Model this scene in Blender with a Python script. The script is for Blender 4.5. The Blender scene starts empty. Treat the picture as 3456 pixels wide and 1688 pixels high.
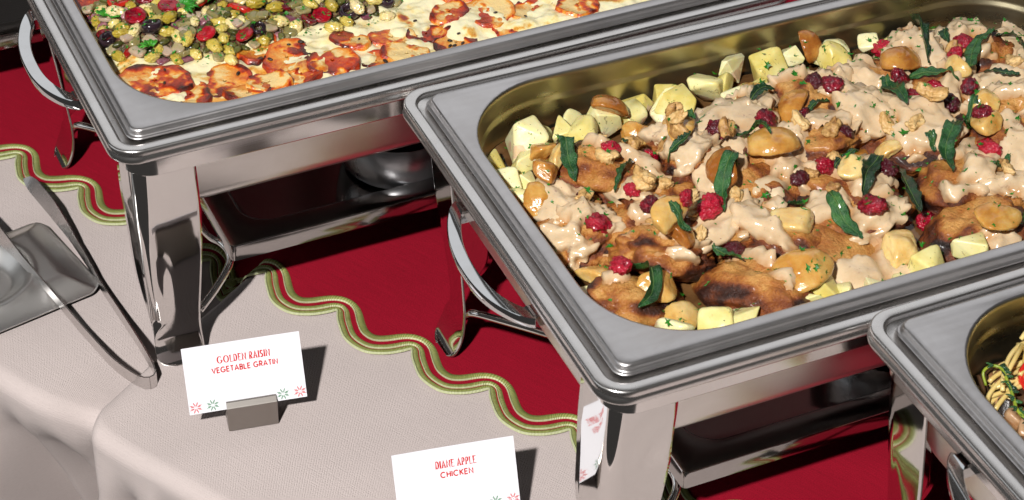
import bpy, bmesh, math, random
import numpy as np
from mathutils import Vector, Matrix
from mathutils.bvhtree import BVHTree

rng = np.random.default_rng(7)
random.seed(7)
scene = bpy.context.scene
COL = scene.collection
PI = math.pi

# ------------------------------------------------------------------ camera
cam_d = bpy.data.cameras.new("camera")
cam = bpy.data.objects.new("camera", cam_d)
COL.objects.link(cam)
cam_d.sensor_width = 36.0
cam_d.lens = 72.75
cam_d.clip_start = 0.05
cam_d.clip_end = 60
cam.matrix_world = (Matrix.Translation((-0.4664, -0.8312, 1.1032))
                    @ (Matrix.Rotation(-0.4392, 3, 'Z') @ Matrix.Rotation(0.8861, 3, 'X') @ Matrix.Rotation(0.0311, 3, 'Z')).to_4x4())
cam_d.dof.use_dof = True
cam_d.dof.focus_distance = 1.56
cam_d.dof.aperture_fstop = 18
scene.camera = cam

# ------------------------------------------------------------------ studio light
world = bpy.data.worlds.new("World")
scene.world = world
world.use_nodes = True
wn = world.node_tree.nodes
wl = world.node_tree.links
bgn = wn["Background"]
bgn.inputs[0].default_value = (1.0, 0.94, 0.90, 1)
bgn.inputs[1].default_value = 0.045

def lamp(name, kind, pos, target, power, color=(1, 1, 1), **kw):
    d = bpy.data.lights.new(name, kind)
    d.energy = power
    d.color = color
    for k, v in kw.items():
        setattr(d, k, v)
    o = bpy.data.objects.new(name, d)
    COL.objects.link(o)
    o.location = pos
    o.rotation_euler = (Vector(target) - Vector(pos)).to_track_quat('-Z', 'Y').to_euler()
    return o

# one hard key lamp from the left behind the camera, one big soft panel far behind the table
lamp("key_lamp", 'SPOT', (-1.39, -1.28, 2.29), (0.0, 0.28, 0.1), 500, (1.0, 0.975, 0.95),
     spot_size=math.radians(70), spot_blend=0.4, shadow_soft_size=0.06)
lamp("soft_panel", 'AREA', (1.2, 2.15, 1.95), (0.2, 0.2, 0.2), 15, (0.97, 0.98, 1.0),
     shape='RECTANGLE', size=3.4, size_y=1.9)
lamp("side_panel", 'AREA', (-2.5, 0.9, 1.15), (0.0, 0.3, 0.2), 7.5, (0.93, 0.97, 1.0),
     shape='RECTANGLE', size=2.2, size_y=1.5)

scene.view_settings.view_transform = 'Standard'
scene.view_settings.look = 'None'
scene.view_settings.exposure = 0.0
scene.view_settings.gamma = 1.0
scene.cycles.max_bounces = 8
scene.cycles.glossy_bounces = 5
scene.cycles.diffuse_bounces = 3
scene.cycles.caustics_reflective = False
scene.cycles.caustics_refractive = False
scene.cycles.sample_clamp_indirect = 4.0

# ------------------------------------------------------------------ helpers
H = 0.2248          # height of the serving rims
FLX, FWY = 0.530, 0.325

def obj(name, verts, faces, mat, parent=None, sharp=None, smooth=True, uv=None, mats=None):
    me = bpy.data.meshes.new(name)
    if isinstance(verts, np.ndarray):
        verts = verts.tolist()
    if isinstance(faces, np.ndarray):
        faces = faces.tolist()
    me.from_pydata(verts, [], faces)
    me.update()
    if smooth:
        me.polygons.foreach_set('use_smooth', [True] * len(me.polygons))
        if sharp:
            me.set_sharp_from_angle(angle=math.radians(sharp))
    for m in (mats or [mat]):
        if m:
            me.materials.append(m)
    if uv is not None:
        l = me.uv_layers.new(name="UVMap")
        idx = np.empty(len(me.loops), np.int32)
        me.loops.foreach_get('vertex_index', idx)
        l.data.foreach_set('uv', np.asarray(uv, np.float32)[idx].ravel())
    o = bpy.data.objects.new(name, me)
    COL.objects.link(o)
    if parent:
        o.parent = parent
    return o

def attr(o, name, vals):
    a = o.data.attributes.new(name, 'FLOAT', 'POINT')
    a.data.foreach_set('value', np.asarray(vals, np.float32))

def tag(o, label, cat, group=None):
    o['label'] = label
    o['category'] = cat
    if group:
        o['group'] = group
    return o

def empty(name, loc, rz, label, cat, group=None):
    o = bpy.data.objects.new(name, None)
    COL.objects.link(o)
    o.location = loc
    o.rotation_euler = (0, 0, rz)
    return tag(o, label, cat, group)

def inst(src, name=None, parent=None):
    c = src.copy()
    if name:
        c.name = name
    COL.objects.link(c)
    c.parent = parent
    return c

def grid_faces(nr, nc, wrap=False, flip=False):
    f = []
    for i in range(nr - 1):
        for j in range(nc if wrap else nc - 1):
            k = (j + 1) % nc
            q = (i * nc + j, i * nc + k, (i + 1) * nc + k, (i + 1) * nc + j)
            f.append(q[::-1] if flip else q)
    return f

def rrect(o, r, n=9, cx=FLX, cy=FWY, oy=None):
    """rounded rectangle ring, grown outward by o from the flange edge"""
    oy = o if oy is None else oy
    pts = []
    for (x, y, a0) in ((cx + o - r, cy + oy - r, 0), (-o + r, cy + oy - r, 90), (-o + r, -oy + r, 180), (cx + o - r, -oy + r, 270)):
        for k in range(n + 1):
            a = math.radians(a0 + 90 * k / n)
            pts.append((x + r * math.cos(a) - FLX / 2, y + r * math.sin(a) - FWY / 2))
    return pts

def loft(name, prof, mat, parent, cap_first=False, cap_last=False, sharp=35, n=9, flip=False):
    v, rings = [], 0
    for (o, z, r) in prof:
        v += [(x, y, z) for x, y in rrect(o, r, n)]
    m = 4 * (n + 1)
    f = grid_faces(len(prof), m, wrap=True, flip=flip)
    if cap_first:
        f.append(tuple(range(m)) if flip else tuple(range(m))[::-1])
    if cap_last:
        k = (len(prof) - 1) * m
        f.append(tuple(range(k, k + m))[::-1] if flip else tuple(range(k, k + m)))
    return obj(name, v, f, mat, parent, sharp=sharp)

def tube(pts, rad, seg=10, cap=True):
    """round bar swept along a polyline; returns verts, faces"""
    P = np.asarray(pts, float)
    n = len(P)
    R = np.full(n, rad) if np.isscalar(rad) else np.asarray(rad, float)
    T = np.gradient(P, axis=0)
    T /= np.linalg.norm(T, axis=1)[:, None] + 1e-12
    up = np.array([0, 0, 1.0]) if abs(T[0][2]) < .9 else np.array([1.0, 0, 0])
    v = []
    N = np.cross(T[0], up); N /= np.linalg.norm(N)
    for i in range(n):
        N = N - T[i] * (N @ T[i]); N /= np.linalg.norm(N) + 1e-12
        B = np.cross(T[i], N)
        for k in range(seg):
            a = 2 * PI * k / seg
            v.append(P[i] + R[i] * (math.cos(a) * N + math.sin(a) * B))
    f = grid_faces(n, seg, wrap=True)
    if cap:
        f.append(tuple(range(seg))[::-1])
        f.append(tuple(range((n - 1) * seg, n * seg)))
    return np.array(v), f

def spline(pts, n):
    """Catmull-Rom through pts, n samples evenly in arc length"""
    P = np.asarray(pts, float)
    P = np.vstack([2 * P[0] - P[1], P, 2 * P[-1] - P[-2]])
    out = []
    for i in range(1, len(P) - 2):
        t = np.linspace(0, 1, 24, endpoint=False)[:, None]
        a, b, c, d = P[i - 1], P[i], P[i + 1], P[i + 2]
        out.append(.5 * (2 * b + (c - a) * t + (2 * a - 5 * b + 4 * c - d) * t ** 2 + (3 * b - a - 3 * c + d) * t ** 3))
    out = np.vstack(out + [P[-2][None]])
    s = np.r_[0, np.cumsum(np.linalg.norm(np.diff(out, axis=0), axis=1))]
    q = np.linspace(0, s[-1], n)
    return np.stack([np.interp(q, s, out[:, k]) for k in range(out.shape[1])], 1)

def _hash(ix, iy, iz, seed):
    n = (ix * 374761393 + iy * 668265263 + iz * 2147483647 + seed * 974634777) & 0xFFFFFFFF
    n = ((n ^ (n >> 13)) * 1274126177) & 0xFFFFFFFF
    n = ((n ^ (n >> 16)) * 2246822519) & 0xFFFFFFFF
    return ((n ^ (n >> 15)) & 0xFFFF) / 32767.5 - 1.0

def noise(P, scale, seed=0):
    """smooth value noise in [-1, 1]"""
    Q = np.asarray(P, float) * scale + 137.3
    I = np.floor(Q).astype(np.int64)
    F = Q - I
    F = F * F * F * (F * (F * 6 - 15) + 10)
    r = 0
    for dx in (0, 1):
        wx = F[:, 0] if dx else 1 - F[:, 0]
        for dy in (0, 1):
            wy = F[:, 1] if dy else 1 - F[:, 1]
            for dz in (0, 1):
                wz = F[:, 2] if dz else 1 - F[:, 2]
                r = r + wx * wy * wz * _hash(I[:, 0] + dx, I[:, 1] + dy, I[:, 2] + dz, seed)
    return r

def fbm(P, scale, seed=0, oct=4, gain=.5):
    r, a = 0, 1.0
    for k in range(oct):
        r = r + a * noise(P, scale * 2 ** k, seed + 11 * k)
        a *= gain
    return r

def sstep(a, b, x):
    t = np.clip((x - a) / (b - a), 0, 1)
    return t * t * (3 - 2 * t)

_ico = {}
def ico(sub):
    if sub not in _ico:
        bm = bmesh.new()
        bmesh.ops.create_icosphere(bm, subdivisions=sub, radius=1)
        bm.verts.ensure_lookup_table()
        _ico[sub] = (np.array([v.co[:] for v in bm.verts]), [tuple(v.index for v in f.verts) for f in bm.faces])
        bm.free()
    return _ico[sub]

# ------------------------------------------------------------------ materials
class NT:
    def __init__(self, name):
        self.m = bpy.data.materials.new(name)
        self.m.use_nodes = True
        self.t = self.m.node_tree
        self.b = self.t.nodes['Principled BSDF']
    def n(self, typ, **kw):
        x = self.t.nodes.new(typ)
        for k, v in kw.items():
            if isinstance(v, (int, float, tuple)) and k in x.inputs:
                x.inputs[k].default_value = v
            else:
                setattr(x, k, v)
        return x
    def l(self, a, b):
        self.t.links.new(a, b)
    def set(self, **kw):
        names = dict(color='Base Color', rough='Roughness', metal='Metallic', sss='Subsurface Weight', sss_scale='Subsurface Scale',
                     coat='Coat Weight', coat_rough='Coat Roughness', spec='Specular IOR Level', sheen='Sheen Weight', trans='Transmission Weight')
        for k, v in kw.items():
            i = self.b.inputs[names.get(k, k)]
            i.default_value = (*v, 1) if k == 'color' else v
        if 'sss' in kw:
            self.b.inputs['Subsurface Radius'].default_value = (1.0, .5, .25)
        return self
    def coords(self, kind='Object', scale=(1, 1, 1)):
        tc = self.n('ShaderNodeTexCoord')
        mp = self.n('ShaderNodeMapping')
        mp.inputs['Scale'].default_value = scale
        self.l(tc.outputs[kind], mp.inputs['Vector'])
        return mp.outputs[0]
    def noise(self, vec, scale, detail=4, rough=.55, dist=0):
        x = self.n('ShaderNodeTexNoise')
        x.inputs['Scale'].default_value = scale
        x.inputs['Detail'].default_value = detail
        x.inputs['Roughness'].default_value = rough
        x.inputs['Distortion'].default_value = dist
        if vec is not None:
            self.l(vec, x.inputs['Vector'])
        return x.outputs['Fac']
    def ramp(self, fac, stops):
        x = self.n('ShaderNodeValToRGB')
        e = x.color_ramp.elements
        while len(e) < len(stops):
            e.new(.5)
        for k, (p, c) in enumerate(stops):
            e[k].position = p
            e[k].color = (*c, 1) if len(c) == 3 else c
        if fac is not None:
            self.l(fac, x.inputs[0])
        return x.outputs[0]
    def math(self, op, a, b=None, clamp=False):
        x = self.n('ShaderNodeMath', operation=op, use_clamp=clamp)
        for i, v in enumerate((a, b)):
            if v is None:
                continue
            if isinstance(v, (int, float)):
                x.inputs[i].default_value = v
            else:
                self.l(v, x.inputs[i])
        return x.outputs[0]
    def mix(self, fac, a, b, mode='MIX'):
        x = self.n('ShaderNodeMix', data_type='RGBA', blend_type=mode)
        for i, v in ((0, fac), (6, a), (7, b)):
            if isinstance(v, (int, float)):
                x.inputs[i].default_value = v
            elif isinstance(v, tuple):
                x.inputs[i].default_value = (*v, 1)
            else:
                self.l(v, x.inputs[i])
        return x.outputs[2]
    def attr(self, name):
        x = self.n('ShaderNodeAttribute')
        x.attribute_name = name
        return x.outputs['Fac']
    def rand(self):
        return self.n('ShaderNodeObjectInfo').outputs['Random']
    def bump(self, h, strength=.3, dist=.001, prev=None):
        x = self.n('ShaderNodeBump')
        x.inputs['Strength'].default_value = strength
        x.inputs['Distance'].default_value = dist
        self.l(h, x.inputs['Height'])
        if prev is not None:
            self.l(prev, x.inputs['Normal'])
        return x.outputs[0]
    def out(self, color=None, normal=None, rough=None):
        if color is not None: self.l(color, self.b.inputs['Base Color'])
        if normal is not None: self.l(normal, self.b.inputs['Normal'])
        if rough is not None: self.l(rough, self.b.inputs['Roughness'])
        return self.m

def steel(name, base, rough, streak=(300, 4, 4), amp=.10, smudge=.08, film=.28):
    t = NT(name).set(color=base, metal=1.0, rough=rough)
    s = t.noise(t.coords('Object', streak), 1.0, 3)
    d = t.noise(t.coords('Object'), 9.0, 5, .65)
    r = t.math('ADD', t.math('MULTIPLY', t.math('SUBTRACT', d, .45), smudge * 2), rough)
    r = t.math('ADD', t.math('MULTIPLY', t.math('SUBTRACT', s, .5), smudge), r, clamp=True)
    blot = t.noise(t.coords('Object', (1, 1.6, 1)), 26.0, 6, .7, .6)
    c = t.mix(t.math('MULTIPLY', d, .35), base, tuple(x * .82 for x in base))
    c = t.mix(t.ramp(blot, [(.40, (0, 0, 0)), (.75, (film, film, film))]), c, (base[0] * .74, base[1] * .71, base[2] * .67))
    scr = t.noise(t.coords('Object', (40, 900, 900)), 1.0, 2, .5, 1.5)
    r = t.math('ADD', r, t.math('MULTIPLY', t.math('SUBTRACT', blot, .5), smudge * film * 3), clamp=True)
    return t.out(color=c, normal=t.bump(scr, amp * .3, .0003, t.bump(s, amp, .0004)), rough=r)

M = {}
M['rim'] = steel('brushed_steel_rim', (.78, .76, .745), .27, (6, 6, 300), .08)
M['flange'] = steel('brushed_steel_flange', (.68, .66, .66), .36, (5, 220, 5), .10, .16)
M['panin'] = steel('pan_inside_steel', (.74, .66, .44), .30, (4, 4, 160), .12, .10)
M['mirror'] = steel('polished_steel', (.76, .745, .73), .055, (5, 5, 200), .012, .02, .08)
M['skirt'] = steel('satin_polished_steel', (.82, .80, .785), .13, (4, 4, 260), .05, .04)
M['body'] = steel('satin_steel', (.78, .755, .73), .30, (3, 3, 160), .05, .05)
M['chrome'] = steel('chrome', (.72, .73, .74), .05, (3, 3, 3), .0, .03)
M['shelf'] = steel('shelf_steel', (.46, .44, .43), .10, (3, 120, 3), .06, .05)
M['edge'] = steel('cut_steel_edge', (.42, .40, .38), .45, (200, 200, 200), .4, .2)
M['plate'] = steel('brushed_plate_steel', (.74, .73, .715), .36, (90, 6, 6), .0, .02, .04)
M['tong'] = steel('tong_steel', (.72, .70, .69), .26, (8, 160, 8), .10, .12)
M['block'] = steel('card_block_steel', (.36, .335, .31), .42, (8, 8, 260), .2, .1)

def cloth(name, col, col2, period, amp, fuzz, sheen=.2):
    t = NT(name).set(rough=.85, sheen=sheen, spec=.15)
    uvn = t.coords('UV')
    sep = t.n('ShaderNodeSeparateXYZ'); t.l(uvn, sep.inputs[0])
    wob = t.noise(t.coords('UV'), 220, 2)
    wv = t.math('MULTIPLY', t.math('SUBTRACT', wob, .5), 2.6)
    a = t.math('SINE', t.math('ADD', t.math('MULTIPLY', sep.outputs[0], 2 * PI / period), wv))
    b = t.math('SINE', t.math('ADD', t.math('MULTIPLY', sep.outputs[1], 2 * PI / period), wv))
    w = t.math('MULTIPLY', a, b)
    n1 = t.noise(t.coords('UV'), 1100, 2)
    slub = t.noise(t.coords('UV', (30, 900, 1)), 1.0, 3)
    hgt = t.math('ADD', t.math('MULTIPLY', w, .22), t.math('MULTIPLY', n1, 1.3))
    hgt = t.math('ADD', hgt, t.math('MULTIPLY', slub, .6))
    f = t.math('ADD', t.math('MULTIPLY', w, fuzz * .45), t.math('ADD', t.math('MULTIPLY', t.math('SUBTRACT', n1, .5), fuzz * 3.2), .5), clamp=True)
    f = t.math('ADD', f, t.math('MULTIPLY', t.math('SUBTRACT', slub, .5), fuzz * 2.4), clamp=True)
    big = t.noise(t.coords('UV'), 14, 4)
    c = t.mix(f, col2, col)
    c = t.mix(t.math('MULTIPLY', big, .18), c, tuple(x * .8 for x in col2))
    return t.out(color=c, normal=t.bump(hgt, amp, .0006))

M['linen'] = cloth('beige_linen', (.735, .64, .612), (.49, .42, .40), .0017, .8, .13, .05)
M['red'] = cloth('red_cotton', (.44, .006, .028), (.22, .003, .013), .0014, .8, .34, .0)

def thread(name, a, b):
    t = NT(name).set(rough=.42, spec=.4)
    t.b.inputs['Anisotropic'].default_value = .6
    uvn = t.coords('UV', (1, 1, 1))
    sep = t.n('ShaderNodeSeparateXYZ'); t.l(uvn, sep.inputs[0])
    wob = t.math('MULTIPLY', t.noise(t.coords('UV'), 300, 2), 3.0)
    s = t.math('SINE', t.math('ADD', t.math('MULTIPLY', sep.outputs[0], 2 * PI / .0011), wob))
    nn = t.noise(t.coords('UV', (900, 60, 1)), 1.0, 3)
    f = t.math('ADD', t.math('MULTIPLY', s, .22), nn, clamp=True)
    return t.out(color=t.mix(f, b, a), normal=t.bump(t.math('ADD', s, t.math('MULTIPLY', nn, 2.0)), .8, .0004))
M['green'] = thread('green_satin_thread', (.47, .50, .165), (.16, .185, .03))
M['cord'] = thread('pale_green_cord', (.85, .88, .62), (.50, .55, .22))

def plain(name, col, rough=.5, **kw):
    return NT(name).set(color=col, rough=rough, **kw).m
M['card'] = plain('white_card', (.86, .855, .90), .55)
M['ink'] = plain('red_ink', (.62, .010, .008), .7)
M['inkg'] = plain('green_ink', (.005, .20, .055), .6)
M['dark'] = plain('black_plastic', (.02, .02, .022), .3)
M['fuel'] = steel('burner_steel', (.42, .43, .45), .28, (3, 3, 3), .0, .06)

# ------------------------------------------------------------------ the two cloths
P0 = np.array([-.2376, .2741])
UH = np.array([.505, -.863])
NH = np.array([-.863, -.505])

def groove(u, d):
    u0 = -.0739 - .0125 * (d + .021) / -.173
    return u - u0

def table_z(u, d):
    """height of the laid cloth: a pleat sinks between two stretches of table, soft wrinkles elsewhere"""
    du = groove(u, d)
    g = sstep(-.33, -.205, d)
    z = np.where(du < 0, -np.exp(-(du / .034) ** 2), -np.exp(-(du / .0045) ** 2)) * .0175 * g
    z = z + g * .0025 * np.exp(-((du - .016) / .014) ** 2)
    q = np.stack([u, d, 0 * u], 1)
    z = z + .0011 * fbm(q, 9, 3, 2) + .0007 * noise(q * np.array([1, .35, 1]), 34, 8)
    z = z + .0026 * noise(q * np.array([.45, 1.5, 1]) + .3 * q[:, [1, 0, 2]], 15, 21) * sstep(-.20, -.30, d)
    return z

def edge_shift(u):
    du = groove(u, 0 * u)
    return -.024 * np.exp(-(du / np.where(du < 0, .030, .012)) ** 2)

def table_pt(u, d, lift=0.0):
    z = table_z(u, d) + lift
    w = sstep(-.06, 0, d)
    dd = d + edge_shift(u) * w
    xy = P0 + u[:, None] * UH + dd[:, None] * NH
    return np.column_stack([xy, z])

uu = np.unique(np.round(np.r_[np.arange(-.66, 1.2, .005), np.arange(-.15, -.03, .0012), np.arange(-.36, .5, .0028)], 4))
uu = uu[np.r_[True, np.diff(uu) > .0009]]
din = np.r_[np.linspace(-1.6, -.42, 16)[:-1], np.arange(-.42, -.001, .0035), 0.0]
sdr = np.r_[np.linspace(.0015, .014 * PI / 2, 10), .014 * PI / 2 + np.linspace(.004, .42, 70)]
rows, uvs = [], []
for d in din:
    dv = np.full_like(uu, d)
    rows.append(table_pt(uu, dv))
    uvs.append(np.column_stack([uu, dv]))
r0 = .014
e0 = table_pt(uu, np.zeros_like(uu))
for s in sdr:
    if s <= r0 * PI / 2 + 1e-9:
        a = s / r0
        dn, dz, t = r0 * math.sin(a), -r0 * (1 - math.cos(a)), 0.0
    else:
        t = s - r0 * PI / 2
        dn, dz = r0, -r0 - t
    A = .034 * sstep(0, .12, t) + .014 * sstep(.08, .3, t)
    du = groove(uu, 0 * uu)
    fold = 1 - 2 * np.abs(np.sin(PI * (uu - .012) / .082 + .7 * np.sin(uu * 27) + .6 * t)) ** .75 + .45 * np.sin(2 * PI * uu / .043 + 2 + t * 3)
    off = A * fold * (.35 + .65 * sstep(0, .07, np.abs(du))) + .022 * sstep(0, .09, t) * np.exp(-((du - .045) / .03) ** 2)
    off -= .018 * sstep(0, .05, t) * np.exp(-(du / .014) ** 2)
    off -= .27 * max(0, t - .012) * np.clip(t / .05, 0, 1)
    p = e0.copy()
    p[:, :2] += (dn + off)[:, None] * NH
    p[:, 2] += dz
    rows.append(p)
    uvs.append(np.column_stack([uu, np.full_like(uu, s)]))
V = np.vstack(rows)
tc = obj('tablecloth', V, grid_faces(len(rows), len(uu), flip=True), M['linen'], uv=np.vstack(uvs))
tag(tc, 'pale beige woven linen tablecloth with a pleat, hanging over the table edge', 'tablecloth')

# red topper with a scalloped embroidered hem
LOBE = spline([(0, 0), (.0045, .0062), (.0126, .0138), (.028, .0242), (.0481, .0261), (.0628, .0180), (.0722, .0072), (.0762, 0)], 60)
def hem_d(u, n0, d0):
    ph = np.mod(u - n0, .0762)
    return d0 + np.interp(ph, LOBE[:, 0], LOBE[:, 1])
ub = np.arange(-.64, 1.15, .0006)
dl = hem_d(ub, -.2741, -.198)
dr = hem_d(ub, -.0693, -.2075)
wmix = sstep(-.004, .003, groove(ub, np.full_like(ub, -.19)))
bd = dl * (1 - wmix) + dr * wmix
BP = np.column_stack([ub, bd])
sA = np.r_[0, np.cumsum(np.linalg.norm(np.diff(BP, axis=0), axis=1))]
q = np.arange(0, sA[-1], .0011)
BP = np.column_stack([np.interp(q, sA, BP[:, 0]), np.interp(q, sA, BP[:, 1])])

def smooth_curve(C, sig):
    k = int(max(1, round(3 * sig / .0011)))
    x = np.arange(-k, k + 1) * .0011
    w = np.exp(-.5 * (x / sig) ** 2); w /= w.sum()
    Q = np.pad(C, ((k, k), (0, 0)), mode='edge')
    return np.column_stack([np.convolve(Q[:, j], w, 'valid') for j in (0, 1)])

def hem(w):
    S = smooth_curve(BP, .0016 + .26 * w)
    T = np.gradient(S, axis=0)
    T /= np.linalg.norm(T, axis=1)[:, None]
    Nn = np.column_stack([T[:, 1], -T[:, 0]])      # towards the red field
    Nn = np.where((Nn[:, 1] > 0)[:, None], -Nn, Nn)
    Nn = smooth_curve(Nn, .0025 + .2 * w)
    Nn /= np.linalg.norm(Nn, axis=1)[:, None]
    return S + w * Nn

runner = empty('table_topper', (0, 0, 0), 0, 'deep red cotton topper with scalloped green embroidered hem under the chafing dishes', 'table topper')
rows, uvs = [], []
for w in (0, .003, .007, .012, .017, .022, .026):
    c = hem(w)
    rows.append(table_pt(c[:, 0], c[:, 1], .0016)); uvs.append(c)
c0 = hem(.026)
for d in np.r_[np.arange(-.27, -.62, -.008), -.7, -.85, -1.0, -1.3]:
    f = sstep(-.255, -.31, d)
    c = np.column_stack([c0[:, 0], np.minimum(c0[:, 1], d) * (1 - f) + d * f])
    c[:, 1] = np.minimum(c[:, 1], rows and uvs[-1][:, 1] - .0006)
    rows.append(table_pt(c[:, 0], c[:, 1], .0016)); uvs.append(c)
obj('red_field', np.vstack(rows), grid_faces(len(rows), len(q), flip=False), M['red'], runner, uv=np.vstack(uvs))

def band(name, w0, w1, lift, mat, crown=.0006):
    ws = np.linspace(w0, w1, 5)
    rows, uvs = [], []
    for k, w in enumerate(ws):
        c = hem(w)
        h = lift + crown * (1 - ((k - 2) / 2) ** 2) - (.0012 if k in (0, 4) else 0)
        rows.append(table_pt(c[:, 0], c[:, 1], h))
        uvs.append(np.column_stack([q, np.full(len(q), w)]))
    return obj(name, np.vstack(rows), grid_faces(len(rows), len(q), flip=False), mat, runner, uv=np.vstack(uvs))
band('embroidered_band', .0006, .0052, .0026, M['green'])
band('embroidered_band', .0064, .0106, .0026, M['green'])
band('embroidered_band', .0152, .0212, .0026, M['green'], .0008)
band('edge_cord', -.0006, .0011, .0030, M['cord'], .0007)
band('piping', .0060, .0067, .0028, M['cord'], .0004)
band('piping', .0146, .0154, .0028, M['cord'], .0004)

# ------------------------------------------------------------------ chafing dishes
def rr2(x0, y0, x1, y1, r, n=9):
    pts = []
    for (x, y, a0) in ((x1 - r, y1 - r, 0), (x0 + r, y1 - r, 90), (x0 + r, y0 + r, 180), (x1 - r, y0 + r, 270)):
        for k in range(n + 1):
            a = math.radians(a0 + 90 * k / n)
            pts.append((x + r * math.cos(a) - FLX / 2, y + r * math.sin(a) - FWY / 2))
    return pts

LEG = np.array([  # z, left x, right x, y of front face, depth of the side face
    (.204, .000, .0465, .0015, .047), (.15, .001, .0490, .0060, .047), (.11, .0035, .0488, .0105, .046), (.07, .0055, .0465, .0145, .044),
    (.052, .0062, .0452, .0162, .034), (.040, .0062, .0442, .0168, .017), (.029, .0058, .0436, .0164, .003), (.0200, .0050, .0434, .0150, .0004),
    (.0115, .0044, .0434, .0120, .0002), (.0055, .0060, .0424, .0088, .0002), (.0022, .0105, .0385, .0058, .0002), (.0006, .0180, .0310, .0036, .0001)])

def leg_mesh(dent):
    n = 64
    tz = np.linspace(0, 1, n)
    s = np.r_[0, np.cumsum(np.abs(np.diff(LEG[:, 0])) + np.abs(np.diff(LEG[:, 3])) * .8)]
    s /= s[-1]
    R = spline(np.column_stack([s * 0.2, LEG]), n)[:, 1:]
    R[:, 4] = np.clip(R[:, 4], .0001, None)
    v = []
    for z, xl, xr, y, sd in R:
        r = min(.010, sd)
        row = [(xl, y + sd + (r - sd if False else 0) - (sd - r) * k / 5, z) for k in range(6)]
        for k in range(1, 7):
            a = PI / 2 * k / 6
            row.append((xl + r - r * math.cos(a), y + r - r * math.sin(a), z))
        x0 = xl + r
        for k in range(1, 13):
            row.append((x0 + (xr - x0) * k / 12, y, z))
        v += row
    v = np.array(v)
    if dent:
        x, z = v[:, 0], v[:, 2]
        f = sstep(.012, .02, x) * (v[:, 1] < .03)
        v[:, 1] += f * .005 * np.exp(-((x - .036) / .013) ** 2 - ((z - .145) / .026) ** 2)
        v[:, 1] -= f * .002 * np.exp(-((x - .042) / .010) ** 2 - ((z - .125) / .012) ** 2)
    else:
        x, z = v[:, 0], v[:, 2]
        v[:, 1] += .0018 * np.exp(-((x - .016) / .006) ** 2 - ((z - .075) / .03) ** 2) * (v[:, 1] < .03)
    return v, grid_faces(n, 24, flip=True)

def place_leg(v, k):
    v = v.copy()
    x, y = v[:, 0].copy(), v[:, 1].copy()
    if k == 0: a, b = x, y
    elif k == 1: a, b = y, FWY - x
    elif k == 2: a, b = FLX - x, FWY - y
    else: a, b = FLX - y, x
    v[:, 0], v[:, 1] = a - FLX / 2, b - FWY / 2
    return v

def off(P):
    P = np.asarray(P, float).copy()
    P[:, 0] -= FLX / 2; P[:, 1] -= FWY / 2
    return P

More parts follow.
